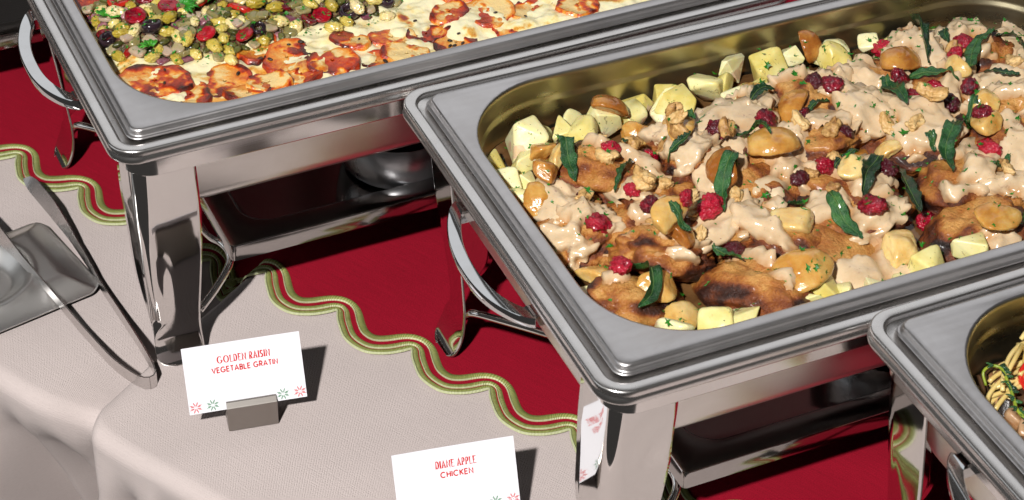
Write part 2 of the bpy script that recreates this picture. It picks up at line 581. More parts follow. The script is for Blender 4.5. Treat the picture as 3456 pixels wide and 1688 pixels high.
def make_chafer():
    t = empty('chafing_dish', (0, 0, 0), 0, '', 'chafing dish', 'stainless steel chafing dishes in a row')
    N = 14
    # water pan: rolled rim, trough, satin body
    rim = [(-10, -1.3, 10), (4.6, -1.2, 11), (5.3, -.8, 12), (6.2, 1.0, 13), (6.7, 1.7, 13.5), (7.6, 2.05, 14.5), (13.6, 2.2, 19.5), (14.6, 1.85, 20.5), (15.15, 1.0, 21),
           (15.3, -.9, 21), (14.95, -2.5, 21), (15.05, -3.5, 21), (15.8, -4.5, 22), (15.95, -7.5, 22), (15.2, -9.0, 21), (13.2, -9.6, 20), (6, -9.2, 16)]
    wp = loft('water_pan', [(o / 1000, H + z / 1000, r / 1000) for o, z, r in rim], M['rim'], t, n=N, sharp=60, flip=True)
    bd = [(-.004, H - .012, .030), (-.006, H - .03, .034), (-.0105, .1585, .040), (-.0125, .1525, .042), (-.0160, .1475, .044), (-.022, .1445, .046), (-.03, .1435, .04)]
    loft('pan_body', bd, M['body'], wp, cap_last=True, n=N, sharp=60, flip=True)
    # frame skirt under the rim
    sk = [(.0015, H - .0085, .019), (.003, H - .0092, .020), (.0032, H - .012, .020), (.0030, .1935, .021), (.0024, .1925, .021), (.0010, .1925, .020), (.0008, H - .010, .020)]
    loft('frame_skirt', sk, M['skirt'], t, n=N, sharp=30, flip=True)
    vd, f = leg_mesh(True)
    vp, _ = leg_mesh(False)
    for k in range(4):
        o = obj('leg', place_leg(vp, k), f, M['mirror'], t)
        o.data.materials.append(M['edge'])
        md = o.modifiers.new('thickness', 'SOLIDIFY')
        md.thickness = .0014; md.offset = -1; md.material_offset_rim = 1
    # burner shelf: long tray with a sunk middle
    SX0, SY0, SX1, SY1 = .0785, .036, FLX - .0785, FWY - .036
    def ring(i, z, r):
        return [(x, y, z) for x, y in rr2(SX0 + i, SY0 + i, SX1 - i, SY1 - i, r)]
    prof = [(.0022, .0615, .003), (0, .0618, .0045), (0, .0752, .0045), (.0006, .0765, .004), (.0020, .0770, .004), (.0195, .0770, .026), (.0215, .0762, .025),
            (.0235, .0735, .024), (.026, .0660, .022), (.030, .0645, .02)]
    v = []
    for i, z, r in prof:
        v += ring(i, z, r)
    f = grid_faces(len(prof), 40, wrap=True, flip=False)
    f.append(tuple(range((len(prof) - 1) * 40, len(prof) * 40)))
    obj('burner_shelf', v, f, M['shelf'], t, sharp=40)
    # wire braces that carry the shelf, one at each end
    pts = [(.0205, .292, .028), (.0205, .286, .040), (.0205, .2775, .0500), (.0215, .2735, .0530), (.0260, .2685, .0540), (.046, .248, .0540), (.064, .2285, .0540), (.068, .2245, .0530), (.0735, .210, .0490), (.0745, .200, .0490),
           (.0745, .16, .051), (.0745, .10, .051), (.0755, .078, .056), (.0785, .064, .0610), (.0815, .053, .0585), (.0780, .044, .0530), (.062, .034, .0405), (.046, .026, .031)]
    for side in (0, 1):
        P = spline(pts, 70)
        if side:
            P[:, 0] = FLX - P[:, 0]
            P[:, 1] = FWY - P[:, 1]
        v, f = tube(off(P), .0031, 10)
        obj('brace_rod', v, f, M['mirror'], t)
    # arched carrying handles with their mounting blocks
    hp = [(-.0105, .2275, .1995), (-.0150, .2235, .1990), (-.0215, .2125, .1975), (-.0275, .1960, .1958), (-.0305, .1790, .1948), (-.0312, .1625, .1945),
          (-.0305, .1460, .1948), (-.0275, .1290, .1958), (-.0215, .1125, .1975), (-.0150, .1015, .1990), (-.0105, .0975, .1995)]
    for side in (0, 1):
        P = spline(hp, 44)
        T = np.gradient(P, axis=0); T[:, 2] = 0
        T /= np.linalg.norm(T, axis=1)[:, None]
        Nn = np.column_stack([T[:, 1], -T[:, 0], 0 * T[:, 0]])
        prof = [(-.0036, -.0048), (.0030, -.0048), (.0042, -.0032), (.0050, .0034), (.0042, .0046), (-.0042, .0046), (-.0050, .0034), (-.0044, -.0034)]
        v = []
        for p, n in zip(P, Nn):
            for a, b in prof:
                v.append(p + n * a + np.array([0, 0, b]))
        f = grid_faces(len(P), 8, wrap=True) + [tuple(range(8))[::-1], tuple(range((len(P) - 1) * 8, len(P) * 8))]
        v = np.array(v)
        if side:
            v[:, 0] = FLX - v[:, 0]; v[:, 1] = FWY - v[:, 1]
        hd = obj('handle', off(v), f, M['chrome'], t, sharp=50)
        for yb in (.2225, .1025):
            b = []
            x0, x1, y0, y1, z0, z1 = -.0145, -.001, yb - .0068, yb + .0068, .1935, .2045
            c = .0014
            for zz, e in ((z0, c), (z0 + c, 0), (z1 - c, 0), (z1, c)):
                b += [(x0 + e, y0 + e, zz), (x1, y0 + e, zz), (x1, y1 - e, zz), (x0 + e, y1 - e, zz)]
            b = np.array(b)
            if side:
                b[:, 0] = FLX - b[:, 0]; b[:, 1] = FWY - b[:, 1]
            ff = grid_faces(4, 4, wrap=True) + [(3, 2, 1, 0), (12, 13, 14, 15)]
            obj('mount', off(b), ff, M['chrome'], hd, sharp=30)
    return t, vd

def copy_tree(o, parent=None):
    c = o.copy()
    COL.objects.link(c)
    c.parent = parent
    for ch in list(o.children):
        copy_tree(ch, c)
    return c

def dish_frame(x, y, a, z=0.0):
    c, s = math.cos(a), math.sin(a)
    return (x + c * FLX / 2 - s * FWY / 2, y + s * FLX / 2 + c * FWY / 2, z), a

DISH = {0: dish_frame(-.418, .714, .024), 1: dish_frame(-.2115, .3556, .0195), 2: dish_frame(0, 0, 0), 3: dish_frame(.1837, -.3551, .0145, .008)}
DLAB = {0: 'chafing dish behind the gratin dish, only its dark burner shelf in view at far left',
        1: 'stainless chafing dish holding the vegetable gratin, its front leg behind a place card',
        2: 'stainless chafing dish holding the saucy chicken, largest in the photo',
        3: 'stainless chafing dish with pasta at the right edge, nearest the front'}
master, dent_v = make_chafer()
dishes = {2: master}
for k in (0, 1, 3):
    dishes[k] = copy_tree(master)
for k, o in dishes.items():
    (o.location, o.rotation_euler.z) = DISH[k]
    o['label'] = DLAB[k]
l2 = [c for c in master.children if c.name.startswith('leg')][0]
l2.data = l2.data.copy()
l2.data.vertices.foreach_set('co', place_leg(dent_v, 0).ravel())
l2['label'] = 'front leg with a stamped bulge'

def make_food_pan():
    N = 14
    p = [(-4, -.4, 8), (-.4, .0, 10), (.0, .6, 10), (-.25, 1.3, 10), (-.8, 1.6, 9.6), (-1.7, 1.8, 9), (-2.3, 2.5, 8.6), (-2.7, 4.0, 8), (-2.95, 5.4, 8), (-3.5, 6.5, 8), (-4.6, 7.0, 8.5),
         (-7, 7.0, 12), (-12.0, 7.0, 74), (-13.2, 6.5, 74), (-13.9, 5.2, 74), (-14.2, 3.0, 74), (-14.8, -9, 73), (-15.2, -11, 73), (-16.4, -13, 72), (-16.8, -15, 72), (-19, -40, 70), (-22, -54, 66), (-28, -61, 60), (-40, -63, 50)]
    o = loft('food_pan', [(a / 1000, H + z / 1000, r / 1000) for a, z, r in p], M['flange'], None, cap_last=True, n=N, sharp=50)
    o.data.materials.append(M['panin'])
    nf = 4 * (N + 1)
    idx = [1 if i >= nf * 13 else 0 for i in range(len(o.data.polygons))]
    o.data.polygons.foreach_set('material_index', idx)
    return o
fp = make_food_pan()
PLAB = {1: 'steel food pan full of golden browned vegetable gratin', 2: 'deep steel food pan filled with chicken, apples and potatoes', 3: 'steel food pan with pasta and mushrooms in the bottom right corner'}
for k in (2, 1, 3):
    o = fp if k == 2 else inst(fp)
    o.location, o.rotation_euler.z = DISH[k]
    tag(o, PLAB[k], 'food pan', 'steel food pans set in the chafing dishes')

def dish_world(k, P):
    """points given in flange corner coordinates of dish k -> world"""
    (x, y, z), a = DISH[k]
    P = off(P)
    c, s = math.cos(a), math.sin(a)
    return np.column_stack([x + c * P[:, 0] - s * P[:, 1], y + s * P[:, 0] + c * P[:, 1], P[:, 2] + z])

# fuel burner cup on the shelf of the gratin dish
def lathe(name, prof, mat, parent=None, seg=48, sharp=40):
    v = [(r * math.cos(2 * PI * k / seg), r * math.sin(2 * PI * k / seg), z) for r, z in prof for k in range(seg)]
    f = grid_faces(len(prof), seg, wrap=True)
    f.append(tuple(range(seg))[::-1]); f.append(tuple(range((len(prof) - 1) * seg, len(prof) * seg)))
    return obj(name, v, f, mat, parent, sharp=sharp)
for k, (bx, by) in ((1, (.248, .105)), (2, (.300, .125))):
    w = dish_world(k, np.array([(bx, by, .0652)]))[0]
    b = empty('fuel_burner', w, 0, ['', 'round steel fuel burner cup on the shelf under the gratin dish', 'round fuel burner cup on the dark shelf under the chicken dish'][k], 'burner', 'fuel burners on the shelves')
    lathe('cup', [(.036, 0), (.044, .002), (.0475, .007), (.049, .014), (.049, .040), (.0475, .042), (.0465, .040), (.0465, .016)], M['fuel'], b)
    lathe('lid', [(.0462, .036), (.0462, .041), (.030, .043), (.029, .0405), (.012, .0405)], M['dark'], b)

# ------------------------------------------------------------------ cards in their holders
def glyphs():
    def arc(cx, cy, rx, ry, a0, a1, n=18):
        return [(cx + rx * math.cos(math.radians(a0 + (a1 - a0) * k / n)), cy + ry * math.sin(math.radians(a0 + (a1 - a0) * k / n))) for k in range(n + 1)]
    G = {
        'V': (.82, [[(0, 1), (.41, 0), (.82, 1)]]), 'E': (.56, [[(.56, 1), (0, 1), (0, 0), (.56, 0)], [(0, .52), (.50, .52)]]),
        'G': (1.0, [arc(.5, .5, .5, .5, 45, 352), [(.56, .43), (1.0, .43)]]), 'T': (.64, [[(.32, 0), (.32, 1)], [(0, 1), (.64, 1)]]),
        'A': (.84, [[(0, 0), (.42, 1), (.84, 0)], [(.15, .30), (.69, .30)]]),
        'B': (.60, [[(0, .53), (.34, .53)] + arc(.34, .765, .22, .235, -90, 90) + [(0, 1), (0, 0), (.34, 0)] + arc(.36, .265, .24, .265, -90, 90) + [(.3, .53)]]),
        'L': (.52, [[(0, 1), (0, 0), (.52, 0)]]), 'R': (.60, [[(0, 0), (0, 1), (.32, 1)] + arc(.32, .74, .26, .26, 90, -90) + [(0, .48)], [(.26, .48), (.60, 0)]]),
        'I': (.0, [[(0, 0), (0, 1)]]), 'N': (.70, [[(0, 0), (0, 1), (.70, 0), (.70, 1)]]), 'C': (.90, [arc(.5, .5, .5, .5, 48, 312)]),
        'H': (.66, [[(0, 0), (0, 1)], [(.66, 0), (.66, 1)], [(0, .52), (.66, .52)]]), 'K': (.62, [[(0, 0), (0, 1)], [(.62, 1), (.04, .46)], [(.16, .57), (.62, 0)]]),
        'O': (1.0, [arc(.5, .5, .5, .5, 0, 360, 30)]), 'D': (.72, [[(0, 0), (0, 1), (.26, 1)] + arc(.26, .5, .46, .5, 90, -90) + [(0, 0)]]),
        'S': (.52, [arc(.26, .74, .26, .26, 30, 270)[0:] + arc(.26, .25, .26, .25, 90, -150)]), 'P': (.56, [[(0, 0), (0, 1), (.30, 1)] + arc(.30, .72, .26, .28, 90, -90) + [(0, .44)]]),
    }
    return G
GL = glyphs()

def ribbon(path, wfun, z, V, F):
    P = np.array(path, float)
    n = len(P)
    D = np.diff(P, axis=0); D /= np.linalg.norm(D, axis=1)[:, None] + 1e-12
    L, R = [], []
    for i in range(n):
        a = D[max(0, i - 1)]; b = D[min(n - 2, i)]
        t = a + b
        t = t / (np.linalg.norm(t) + 1e-9)
        nn = np.array([-t[1], t[0]])
        k = min(1.8, 1 / max(.35, nn @ np.array([-b[1], b[0]])))
        w = wfun(a) if i == n - 1 else wfun(b)
        L.append(P[i] + nn * w * k / 2); R.append(P[i] - nn * w * k / 2)
    base = len(V)
    for i in range(n):
        V.append((*L[i], z)); V.append((*R[i], z))
    for i in range(n - 1):
        F.append((base + 2 * i, base + 2 * i + 1, base + 2 * i + 3, base + 2 * i + 2))

def text_mesh(txt, cap, width, stroke, heading=False):
    """lettering laid out flat, centred on x, baseline at y=0"""
    adv, items = 0, []
    for ch in txt:
        if ch == ' ':
            adv += .42 if heading else .5
            continue
        w, st = GL[ch]
        if heading:
            w = w * (.82 if ch == 'N' else .68 if ch not in 'GO' or txt.startswith('D') else .86)
        items.append((ch, adv, w))
        adv += w + (.38 if heading else .34)
    adv -= .30
    sx = width / (adv * cap) * cap
    V, F = [], []
    zz = 0
    for ch, x0, w in items:
        w0, st = GL[ch]
        kx = (w / w0 if w0 else 1)
        for path in st:
            pp = [((x0 + px * kx - adv / 2) * sx, py * cap) for px, py in path]
            if heading:
                wf = lambda d: cap * (.085 + .115 * abs(d[1]) ** 1.5)
            else:
                wf = lambda d: stroke * cap
            zz += 1
            ribbon(pp, wf, zz * 6e-7, V, F)
            if heading:
                for (ex, ey) in (pp[0], pp[-1]):
                    if ch in 'LDERAIP' and (ey < cap * .02 or ey > cap * .98):
                        zz += 1
                        ribbon([(ex - cap * .15, ey * .97 + cap * .015), (ex + cap * .15, ey * .97 + cap * .015)], lambda d: cap * .07, zz * 6e-7, V, F)
    return V, F

def star_mesh(R):
    V, F = [], []
    g = R / 8.2
    m = 9
    for i in range(-m, m + 1):
        for j in range(-m, m + 1):
            x, y = i * g + g * .5 * (j % 2), j * g * .98
            r = math.hypot(x, y)
            if r > R * 1.02: continue
            keep = r < g * .4
            if r > R * .26:
                a = (math.degrees(math.atan2(y, x)) - 22.5) % 45
                a = min(a, 45 - a)
                t = (r / R - .26) / .76
                keep = math.radians(a) * r < R * .155 * math.sin(PI * min(1, t * .92 + .08)) ** .8
            if keep:
                b = len(V)
                for k in range(6):
                    V.append((x + g * .50 * math.cos(k * PI / 3), y + g * .50 * math.sin(k * PI / 3), 0))
                F.append(tuple(range(b, b + 6)))
    return V, F

def card(x, y, yaw, heading, hw, line2, lw, lab, hlab):
    tilt = .5332
    c = empty('menu_card', (x, y, .021), yaw, lab, 'menu card', 'white menu cards in steel holders')
    R = Matrix.Rotation(-tilt, 3, 'X')          # board leans back
    def tr(V, dz=0.0):
        return [tuple(R @ Vector((a, -b - dz - .0009 * ((a - .0445) / .0445) ** 2 * (.4 + .6 * h / .051), h))) for a, h, b in [(p[0], p[1], p[2]) for p in V]]
    W, Hh, T = .089, .051, .0005
    nx = 12
    v = []
    for yb in (T, 0):
        for hh in (0, Hh):
            for k in range(nx + 1):
                xx = W * k / nx
                v.append((xx, hh, -yb))
    n1 = nx + 1
    f = []
    for k in range(nx):
        f.append((2 * n1 + k, 2 * n1 + k + 1, 3 * n1 + k + 1, 3 * n1 + k))
        f.append((k + 1, k, n1 + k, n1 + k + 1))
        f.append((k, k + 1, 2 * n1 + k + 1, 2 * n1 + k))
        f.append((n1 + k + 1, n1 + k, 3 * n1 + k, 3 * n1 + k + 1))
    f.append((0, 2 * n1, 3 * n1, n1)); f.append((nx, n1 + nx, 3 * n1 + nx, 2 * n1 + nx))
    obj('card_board', tr(v), f, M['card'], c, smooth=False)
    def put(name, V, F, mx, my, m):
        obj(name, tr([(a + mx, b + my, z + .00012) for a, b, z in V]), F, m, c, smooth=False)
    V, F = text_mesh(heading, .0051, hw, .2, True)
    put('heading_lettering', V, F, .0455, .0358, M['ink'])
    V, F = text_mesh(line2, .0038, lw, .225)
    put('dish_lettering', V, F, .0455, .0288, M['ink'])
    V, F = star_mesh(.0047)
    for sx, m in ((.0052, 'ink'), (.0180, 'inkg'), (.0712, 'inkg'), (.0841, 'ink')):
        put('printed_star', V, F, sx, .0049, M[m])
    # slotted steel block
    hd = empty('card_holder', (x, y, 0), yaw, hlab, 'card holder', 'steel card holders')
    def blk(name, prof, x0, x1):
        v = [(x0, a, b) for a, b in prof] + [(x1, a, b) for a, b in prof]
        n = len(prof)
        f = [(i, (i + 1) % n, n + (i + 1) % n, n + i)[::-1] for i in range(n)] + [tuple(range(n)), tuple(range(n, 2 * n))[::-1]]
        o = obj(name, v, f, M['block'], hd, smooth=False)
        b = o.modifiers.new('bevel', 'BEVEL'); b.width = .0004; b.segments = 2
        return o
    hx = .0278 
    blk('front_block', [(.0002, .0005), (.0002, .0232), (.0085, .0265), (-.0004 + .0080 - .0005, .0185), (.004, .014), (.014, .0005)][::-1] if False else
        [(-.0028, .0004), (-.0028, .0232), (-.0023, .0236), (.0015, .0262), (.0030, .0262), (-.0005, .0198), (.0105, .0004)][::-1], hx, hx + .0381)
    blk('back_block', [(.0122, .0004), (.0006, .0202), (.0042, .0272), (.0085, .0262), (.0185, .0004)][::-1], hx, hx + .0381)
    return c
card(-.2059, .2816, -.1601, 'GOLDEN RAISIN', .0395, 'VEGETABLE GRATIN', .0495, 'white card reading GOLDEN RAISIN VEGETABLE GRATIN, beside the tongs',
     'small slotted steel block holding the golden raisin gratin card')
card(-.1024, .1173, -.165, 'DIANE APPLE', .0290, 'CHICKEN', .0235, 'white card reading DIANE APPLE CHICKEN at the bottom edge',
     'small slotted steel block holding the apple chicken card, cut by the frame')

# ------------------------------------------------------------------ rest plate and tongs
def rest_plate():
    cx, cy = -.3170, .5020
    a = np.array([-.0239, .104]); a /= np.linalg.norm(a)
    b = np.array([-a[1], a[0]])
    A, B = .0555, .083
    n, m = 24, 64
    ring = np.array(rr2(-B, -A, B, A, .012, n)) + np.array([FLX / 2, FWY / 2])
    ring[:, 0] += np.where(ring[:, 0] > 0, 1, -1) * .006 * (1 - (ring[:, 1] / A) ** 2) * (np.abs(ring[:, 0]) > B * .8)
    # densify long sides
    q = np.vstack([ring, ring[:1]])
    s = np.r_[0, np.cumsum(np.linalg.norm(np.diff(q, axis=0), axis=1))]
    t = np.linspace(0, s[-1], 241)[:-1]
    ring = np.column_stack([np.interp(t, s, q[:, 0]), np.interp(t, s, q[:, 1])])
    rows = []
    for k in range(m):
        f = 1 - (k / (m - 1)) * .985
        P = ring * f
        e = np.minimum(B - np.abs(P[:, 0]), A - np.abs(P[:, 1])) + .004
        z = .0005 + .0035 * sstep(-.004, .003, e) + .0115 * sstep(.001, .030, e)
        for (x0, y0, r, dp) in ((.004, .006, .042, .0125),):
            d = np.hypot(P[:, 0] - x0, P[:, 1] - y0)
            z = z - dp * (1 - sstep(r * .55, r * 1.02, d)) + .0012 * np.exp(-((d - r * 1.06) / .0028) ** 2)
        rows.append(np.column_stack([P, z]))
    V = np.vstack(rows)
    xy = np.array([cx, cy]) + V[:, :1] * (-b) + V[:, 1:2] * a
    V = np.column_stack([xy, V[:, 2] + .0012])
    f = grid_faces(m, 240, wrap=True, flip=False)
    f.append(tuple(range((m - 1) * 240, m * 240)))
    o = obj('utensil_rest', V, f, M['plate'])
    md = o.modifiers.new('thickness', 'SOLIDIFY'); md.thickness = .0009; md.offset = -1
    return tag(o, 'brushed steel utensil rest with round stamped hollows under the tongs', 'utensil rest')
rest_plate()

def tongs():
    t = empty('serving_tongs', (-.2225, .3500, 0), 0, 'slim stainless serving tongs lying open across the steel utensil rest', 'tongs')
    def strip(name, path, z0, hgt, lean, tip, parent):
        n = 70
        P = spline(path, n)
        k = np.linspace(0, 1, n)
        X = np.linspace(0, 1, len(z0))
        Z = np.interp(k, X, z0); Hh = np.interp(k, X, hgt); Le = np.interp(k, X, lean)
        T = np.gradient(P, axis=0); T /= np.linalg.norm(T, axis=1)[:, None]
        Nn = np.column_stack([T[:, 1], -T[:, 0]])
        if tip:
            e = np.clip((1 - k) / .055, 0, 1)
            Hh2 = Hh * np.sqrt(1 - (1 - e) ** 2)
            Z = Z + (Hh - Hh2) * .5; Hh = np.maximum(Hh2, .0004)
        v = []
        for i in range(n):
            up = np.array([Nn[i, 0] * math.sin(Le[i]), Nn[i, 1] * math.sin(Le[i]), math.cos(Le[i])])
            sd = np.array([Nn[i, 0] * math.cos(Le[i]), Nn[i, 1] * math.cos(Le[i]), -math.sin(Le[i])])
            b = np.array([P[i, 0], P[i, 1], Z[i]])
            for (a, h) in ((-.00065, 0), (.00065, 0), (.00065, 1), (-.00065, 1)):
                v.append(b + sd * a + up * h * Hh[i] - np.array([-.2225, .3500, 0]))
        f = grid_faces(n, 4, wrap=True) + [(3, 2, 1, 0), tuple(range(4 * n - 4, 4 * n))]
        return obj(name, np.array(v), f, M['tong'], parent, sharp=40)
    # one bent strip: each half is an arm ending in a flat blade
    bend = [(-.2245, .3445), (-.2195, .3425), (-.2150, .3445), (-.2135, .3500)]
    A = [(-.2200, .3426)] + bend[2:] + [(-.2131, .3640), (-.2150, .3900), (-.2195, .4300), (-.2235, .4640), (-.2262, .4960), (-.2315, .5350), (-.2390, .5680), (-.2500, .6180)]
    B = [(-.2200, .3426), (-.2250, .3447), (-.2310, .3535), (-.2400, .3740), (-.2500, .4080), (-.2605, .4460), (-.2710, .4830), (-.2860, .5340), (-.3050, .5960)]
    strip('arm', A, (.0006, .001, .002, .003, .005, .010, .012), (.0122, .0115, .0100, .0074, .0080, .0135, .0140), (0, 0, .05, .15, .35, .5, .55), True, t)
    strip('arm', B, (.0006, .002, .006, .0135, .0165, .0165, .018), (.0122, .0115, .0100, .0074, .0080, .0135, .0140), (0, 0, .05, .1, .3, .45, .5), True, t)
tongs()

# ------------------------------------------------------------------ food materials
def m_potato():
    t = NT('boiled_potato').set(rough=.36, spec=.5, sss=.25, sss_scale=.005)
    v = t.coords('Object')
    f = t.math('ADD', t.noise(v, 1.3, 4), t.math('MULTIPLY', t.math('SUBTRACT', t.rand(), .5), .5), clamp=True)
    c = t.ramp(f, [(.25, (.66, .54, .14)), (.5, (.79, .72, .32)), (.75, (.84, .79, .47))])
    r1 = t.noise(v, 1.7, 5, .7, 1.2)
    line = t.math('ABSOLUTE', t.math('SUBTRACT', r1, .60))
    c = t.mix(t.ramp(line, [(.0, (.9, .9, .9)), (.018, (0, 0, 0))]), c, (.10, .055, .018))
    pk = t.noise(v, 9, 2)
    c = t.mix(t.ramp(pk, [(.70, (0, 0, 0)), (.74, (1, 1, 1))]), c, (.03, .10, .012))
    sm = t.noise(v, 1.1, 3, .5, .4)
    c = t.mix(t.ramp(sm, [(.57, (0, 0, 0)), (.60, (1, 1, 1))]), c, (.70, .50, .31))
    return t.out(color=c, normal=t.bump(sm, .5, .004, t.bump(t.noise(v, 6, 4), .2, .0012)))
def m_chicken():
    t = NT('browned_chicken').set(rough=.42, spec=.5, sss=.06, sss_scale=.003, coat=.12, coat_rough=.2)
    v = t.coords('Object')
    n1 = t.noise(v, 55, 6, .62)
    n2 = t.noise(v, 420, 4, .7)
    n3 = t.noise(v, 900, 3, .6)
    f = t.math('ADD', t.math('MULTIPLY', t.attr('brown'), .62), t.math('MULTIPLY', n1, .52))
    f = t.math('ADD', f, t.math('MULTIPLY', t.math('SUBTRACT', n2, .5), .30), clamp=True)
    c = t.ramp(f, [(.14, (.68, .43, .175)), (.34, (.59, .30, .078)), (.50, (.42, .150, .027)), (.66, (.20, .048, .011)), (.82, (.05, .013, .006)), (1, (.012, .005, .004))])
    pep = t.ramp(n3, [(.66, (1, 1, 1)), (.72, (.35, .26, .2))])
    c = t.mix(.8, c, pep, 'MULTIPLY')
    return t.out(color=c, normal=t.bump(n3, .5, .0010, t.bump(t.math('ADD', n2, t.math('MULTIPLY', n1, .6)), .75, .0024)))
M['chicken'] = m_chicken()

def m_sauce():
    t = NT('cream_sauce').set(rough=.17, spec=.55, sss=.15, sss_scale=.003)
    v = t.coords('Object')
    n1 = t.noise(v, 60, 4)
    c = t.ramp(n1, [(.3, (.56, .40, .235)), (.55, (.68, .515, .325)), (.8, (.75, .60, .41))])
    lg = t.noise(v, 105, 3, .6, .6)
    c = t.mix(t.ramp(lg, [(.66, (0, 0, 0)), (.72, (.75, .75, .75))]), c, (.34, .20, .15))
    c = t.mix(t.ramp(t.attr('thick'), [(.0, (.85, .85, .85)), (.5, (.30, .30, .30)), (1, (0, 0, 0))]), c, (.44, .215, .075))
    sp = t.noise(v, 330, 3, .6)
    c = t.mix(t.ramp(sp, [(.70, (0, 0, 0)), (.76, (1, 1, 1))]), c, (.22, .11, .10))
    f2 = t.noise(v, 1200, 2)
    c = t.mix(t.ramp(f2, [(.71, (0, 0, 0)), (.76, (.7, .7, .7))]), c, (.12, .07, .05))
    return t.out(color=c, normal=t.bump(t.noise(v, 120, 3, .5), .22, .0020))
M['sauce'] = m_sauce()

def m_var(name, stops, scale=60, rough=.3, sss=.2, sss_scale=.004, bump=(300, .3, .001), randamt=.25, speck=None, coat=0, spec=.5, detail=4, dist=0, sheen=0):
    t = NT(name).set(rough=rough, sss=sss, sss_scale=sss_scale, spec=spec, coat=coat, coat_rough=.08, sheen=sheen)
    v = t.coords('Object')
    r = t.rand()
    n = t.noise(v, scale, detail, .6, dist)
    f = t.math('ADD', n, t.math('MULTIPLY', t.math('SUBTRACT', r, .5), randamt), clamp=True)
    c = t.ramp(f, stops)
    if speck:
        s = t.noise(v, speck[0], 3, .6)
        c = t.mix(t.ramp(s, [(speck[1], (0, 0, 0)), (speck[1] + .04, (1, 1, 1))]), c, speck[2])
    return t.out(color=c, normal=t.bump(t.noise(v, bump[0], 4, .6), bump[1], bump[2]))
M['potato'] = m_potato()
M['apple'] = m_var('caramel_apple', [(.22, (.32, .11, .018)), (.42, (.52, .25, .050)), (.62, (.66, .41, .12)), (.85, (.76, .58, .25))], 2.0, .20, .45, .006, (6.5, .35, .0022), .7, (26, .70, (.30, .10, .02)), .5, detail=5)
M['cran'] = m_var('dried_cranberry', [(.3, (.07, .001, .007)), (.55, (.27, .002, .016)), (.8, (.46, .007, .030))], 3.84, .17, .12, .003, (8.32, .9, .0022), .9, None, .3)
M['walnut'] = m_var('walnut_kernel', [(.25, (.30, .14, .04)), (.5, (.60, .36, .125)), (.75, (.74, .52, .24))], 2.25, .46, .08, .002, (6.3, .6, .0014), .4)
M['sage'] = m_var('fried_sage', [(.28, (.004, .026, .007)), (.5, (.010, .062, .016)), (.72, (.030, .125, .028)), (.9, (.09, .21, .04))], 120, .27, .0, .001, (900, .9, .0012), .35, None, .3)
M['parsley'] = m_var('chopped_parsley', [(.3, (.012, .115, .008)), (.6, (.03, .26, .015)), (.85, (.10, .40, .03))], 400, .4, .05, .001, (900, .3, .0006), .6)
M['juice'] = m_var('pan_juices', [(.3, (.055, .022, .008)), (.7, (.20, .10, .035))], 50, .14, 0, .001, (60, .3, .003), 0)
M['raisin'] = m_var('golden_raisin', [(.22, (.42, .31, .035)), (.45, (.60, .47, .10)), (.62, (.72, .59, .21)), (.85, (.74, .61, .32))], 1.44, .27, .30, .005, (3.12, .35, .0012), .75, (6.24, .70, (.07, .11, .012)), .45)
M['cherry'] = m_var('red_cherry', [(.3, (.12, .001, .008)), (.55, (.33, .003, .014)), (.8, (.48, .012, .024))], 3.2, .15, .12, .002, (6.72, .55, .0012), .5, (9.6, .73, (.03, .07, .01)), .5)
M['pepper'] = m_var('red_pepper', [(.3, (.28, .008, .006)), (.6, (.52, .022, .012)), (.85, (.60, .07, .03))], 1.35, .16, .12, .003, (3, .3, .001), .5, None, .5)
M['olive'] = m_var('black_olive', [(.3, (.008, .005, .008)), (.7, (.035, .018, .026))], 2.04, .15, 0, .001, (5.1, .25, .0008), .4, (11.9, .74, (.05, .10, .01)), .4)
M['onion'] = m_var('soft_onion', [(.25, (.22, .19, .07)), (.5, (.36, .31, .15)), (.8, (.46, .34, .25))], 1.6, .16, .45, .006, (2.4, .3, .001), .8, (6, .70, (.06, .10, .015)), .4)
M['caper'] = m_var('caper', [(.3, (.045, .050, .010)), (.7, (.13, .13, .035))], 0.96, .25, .05, .001, (3, .4, .0006), .5)
M['onionp'] = m_var('purple_onion', [(.3, (.16, .045, .075)), (.7, (.42, .20, .22))], 1.6, .18, .3, .004, (2.4, .3, .001), .6)
M['pepc'] = m_var('peppercorn', [(.3, (.012, .007, .006)), (.7, (.05, .03, .022))], 1.8, .4, 0, .001, (2.7, .6, .0006), .3)

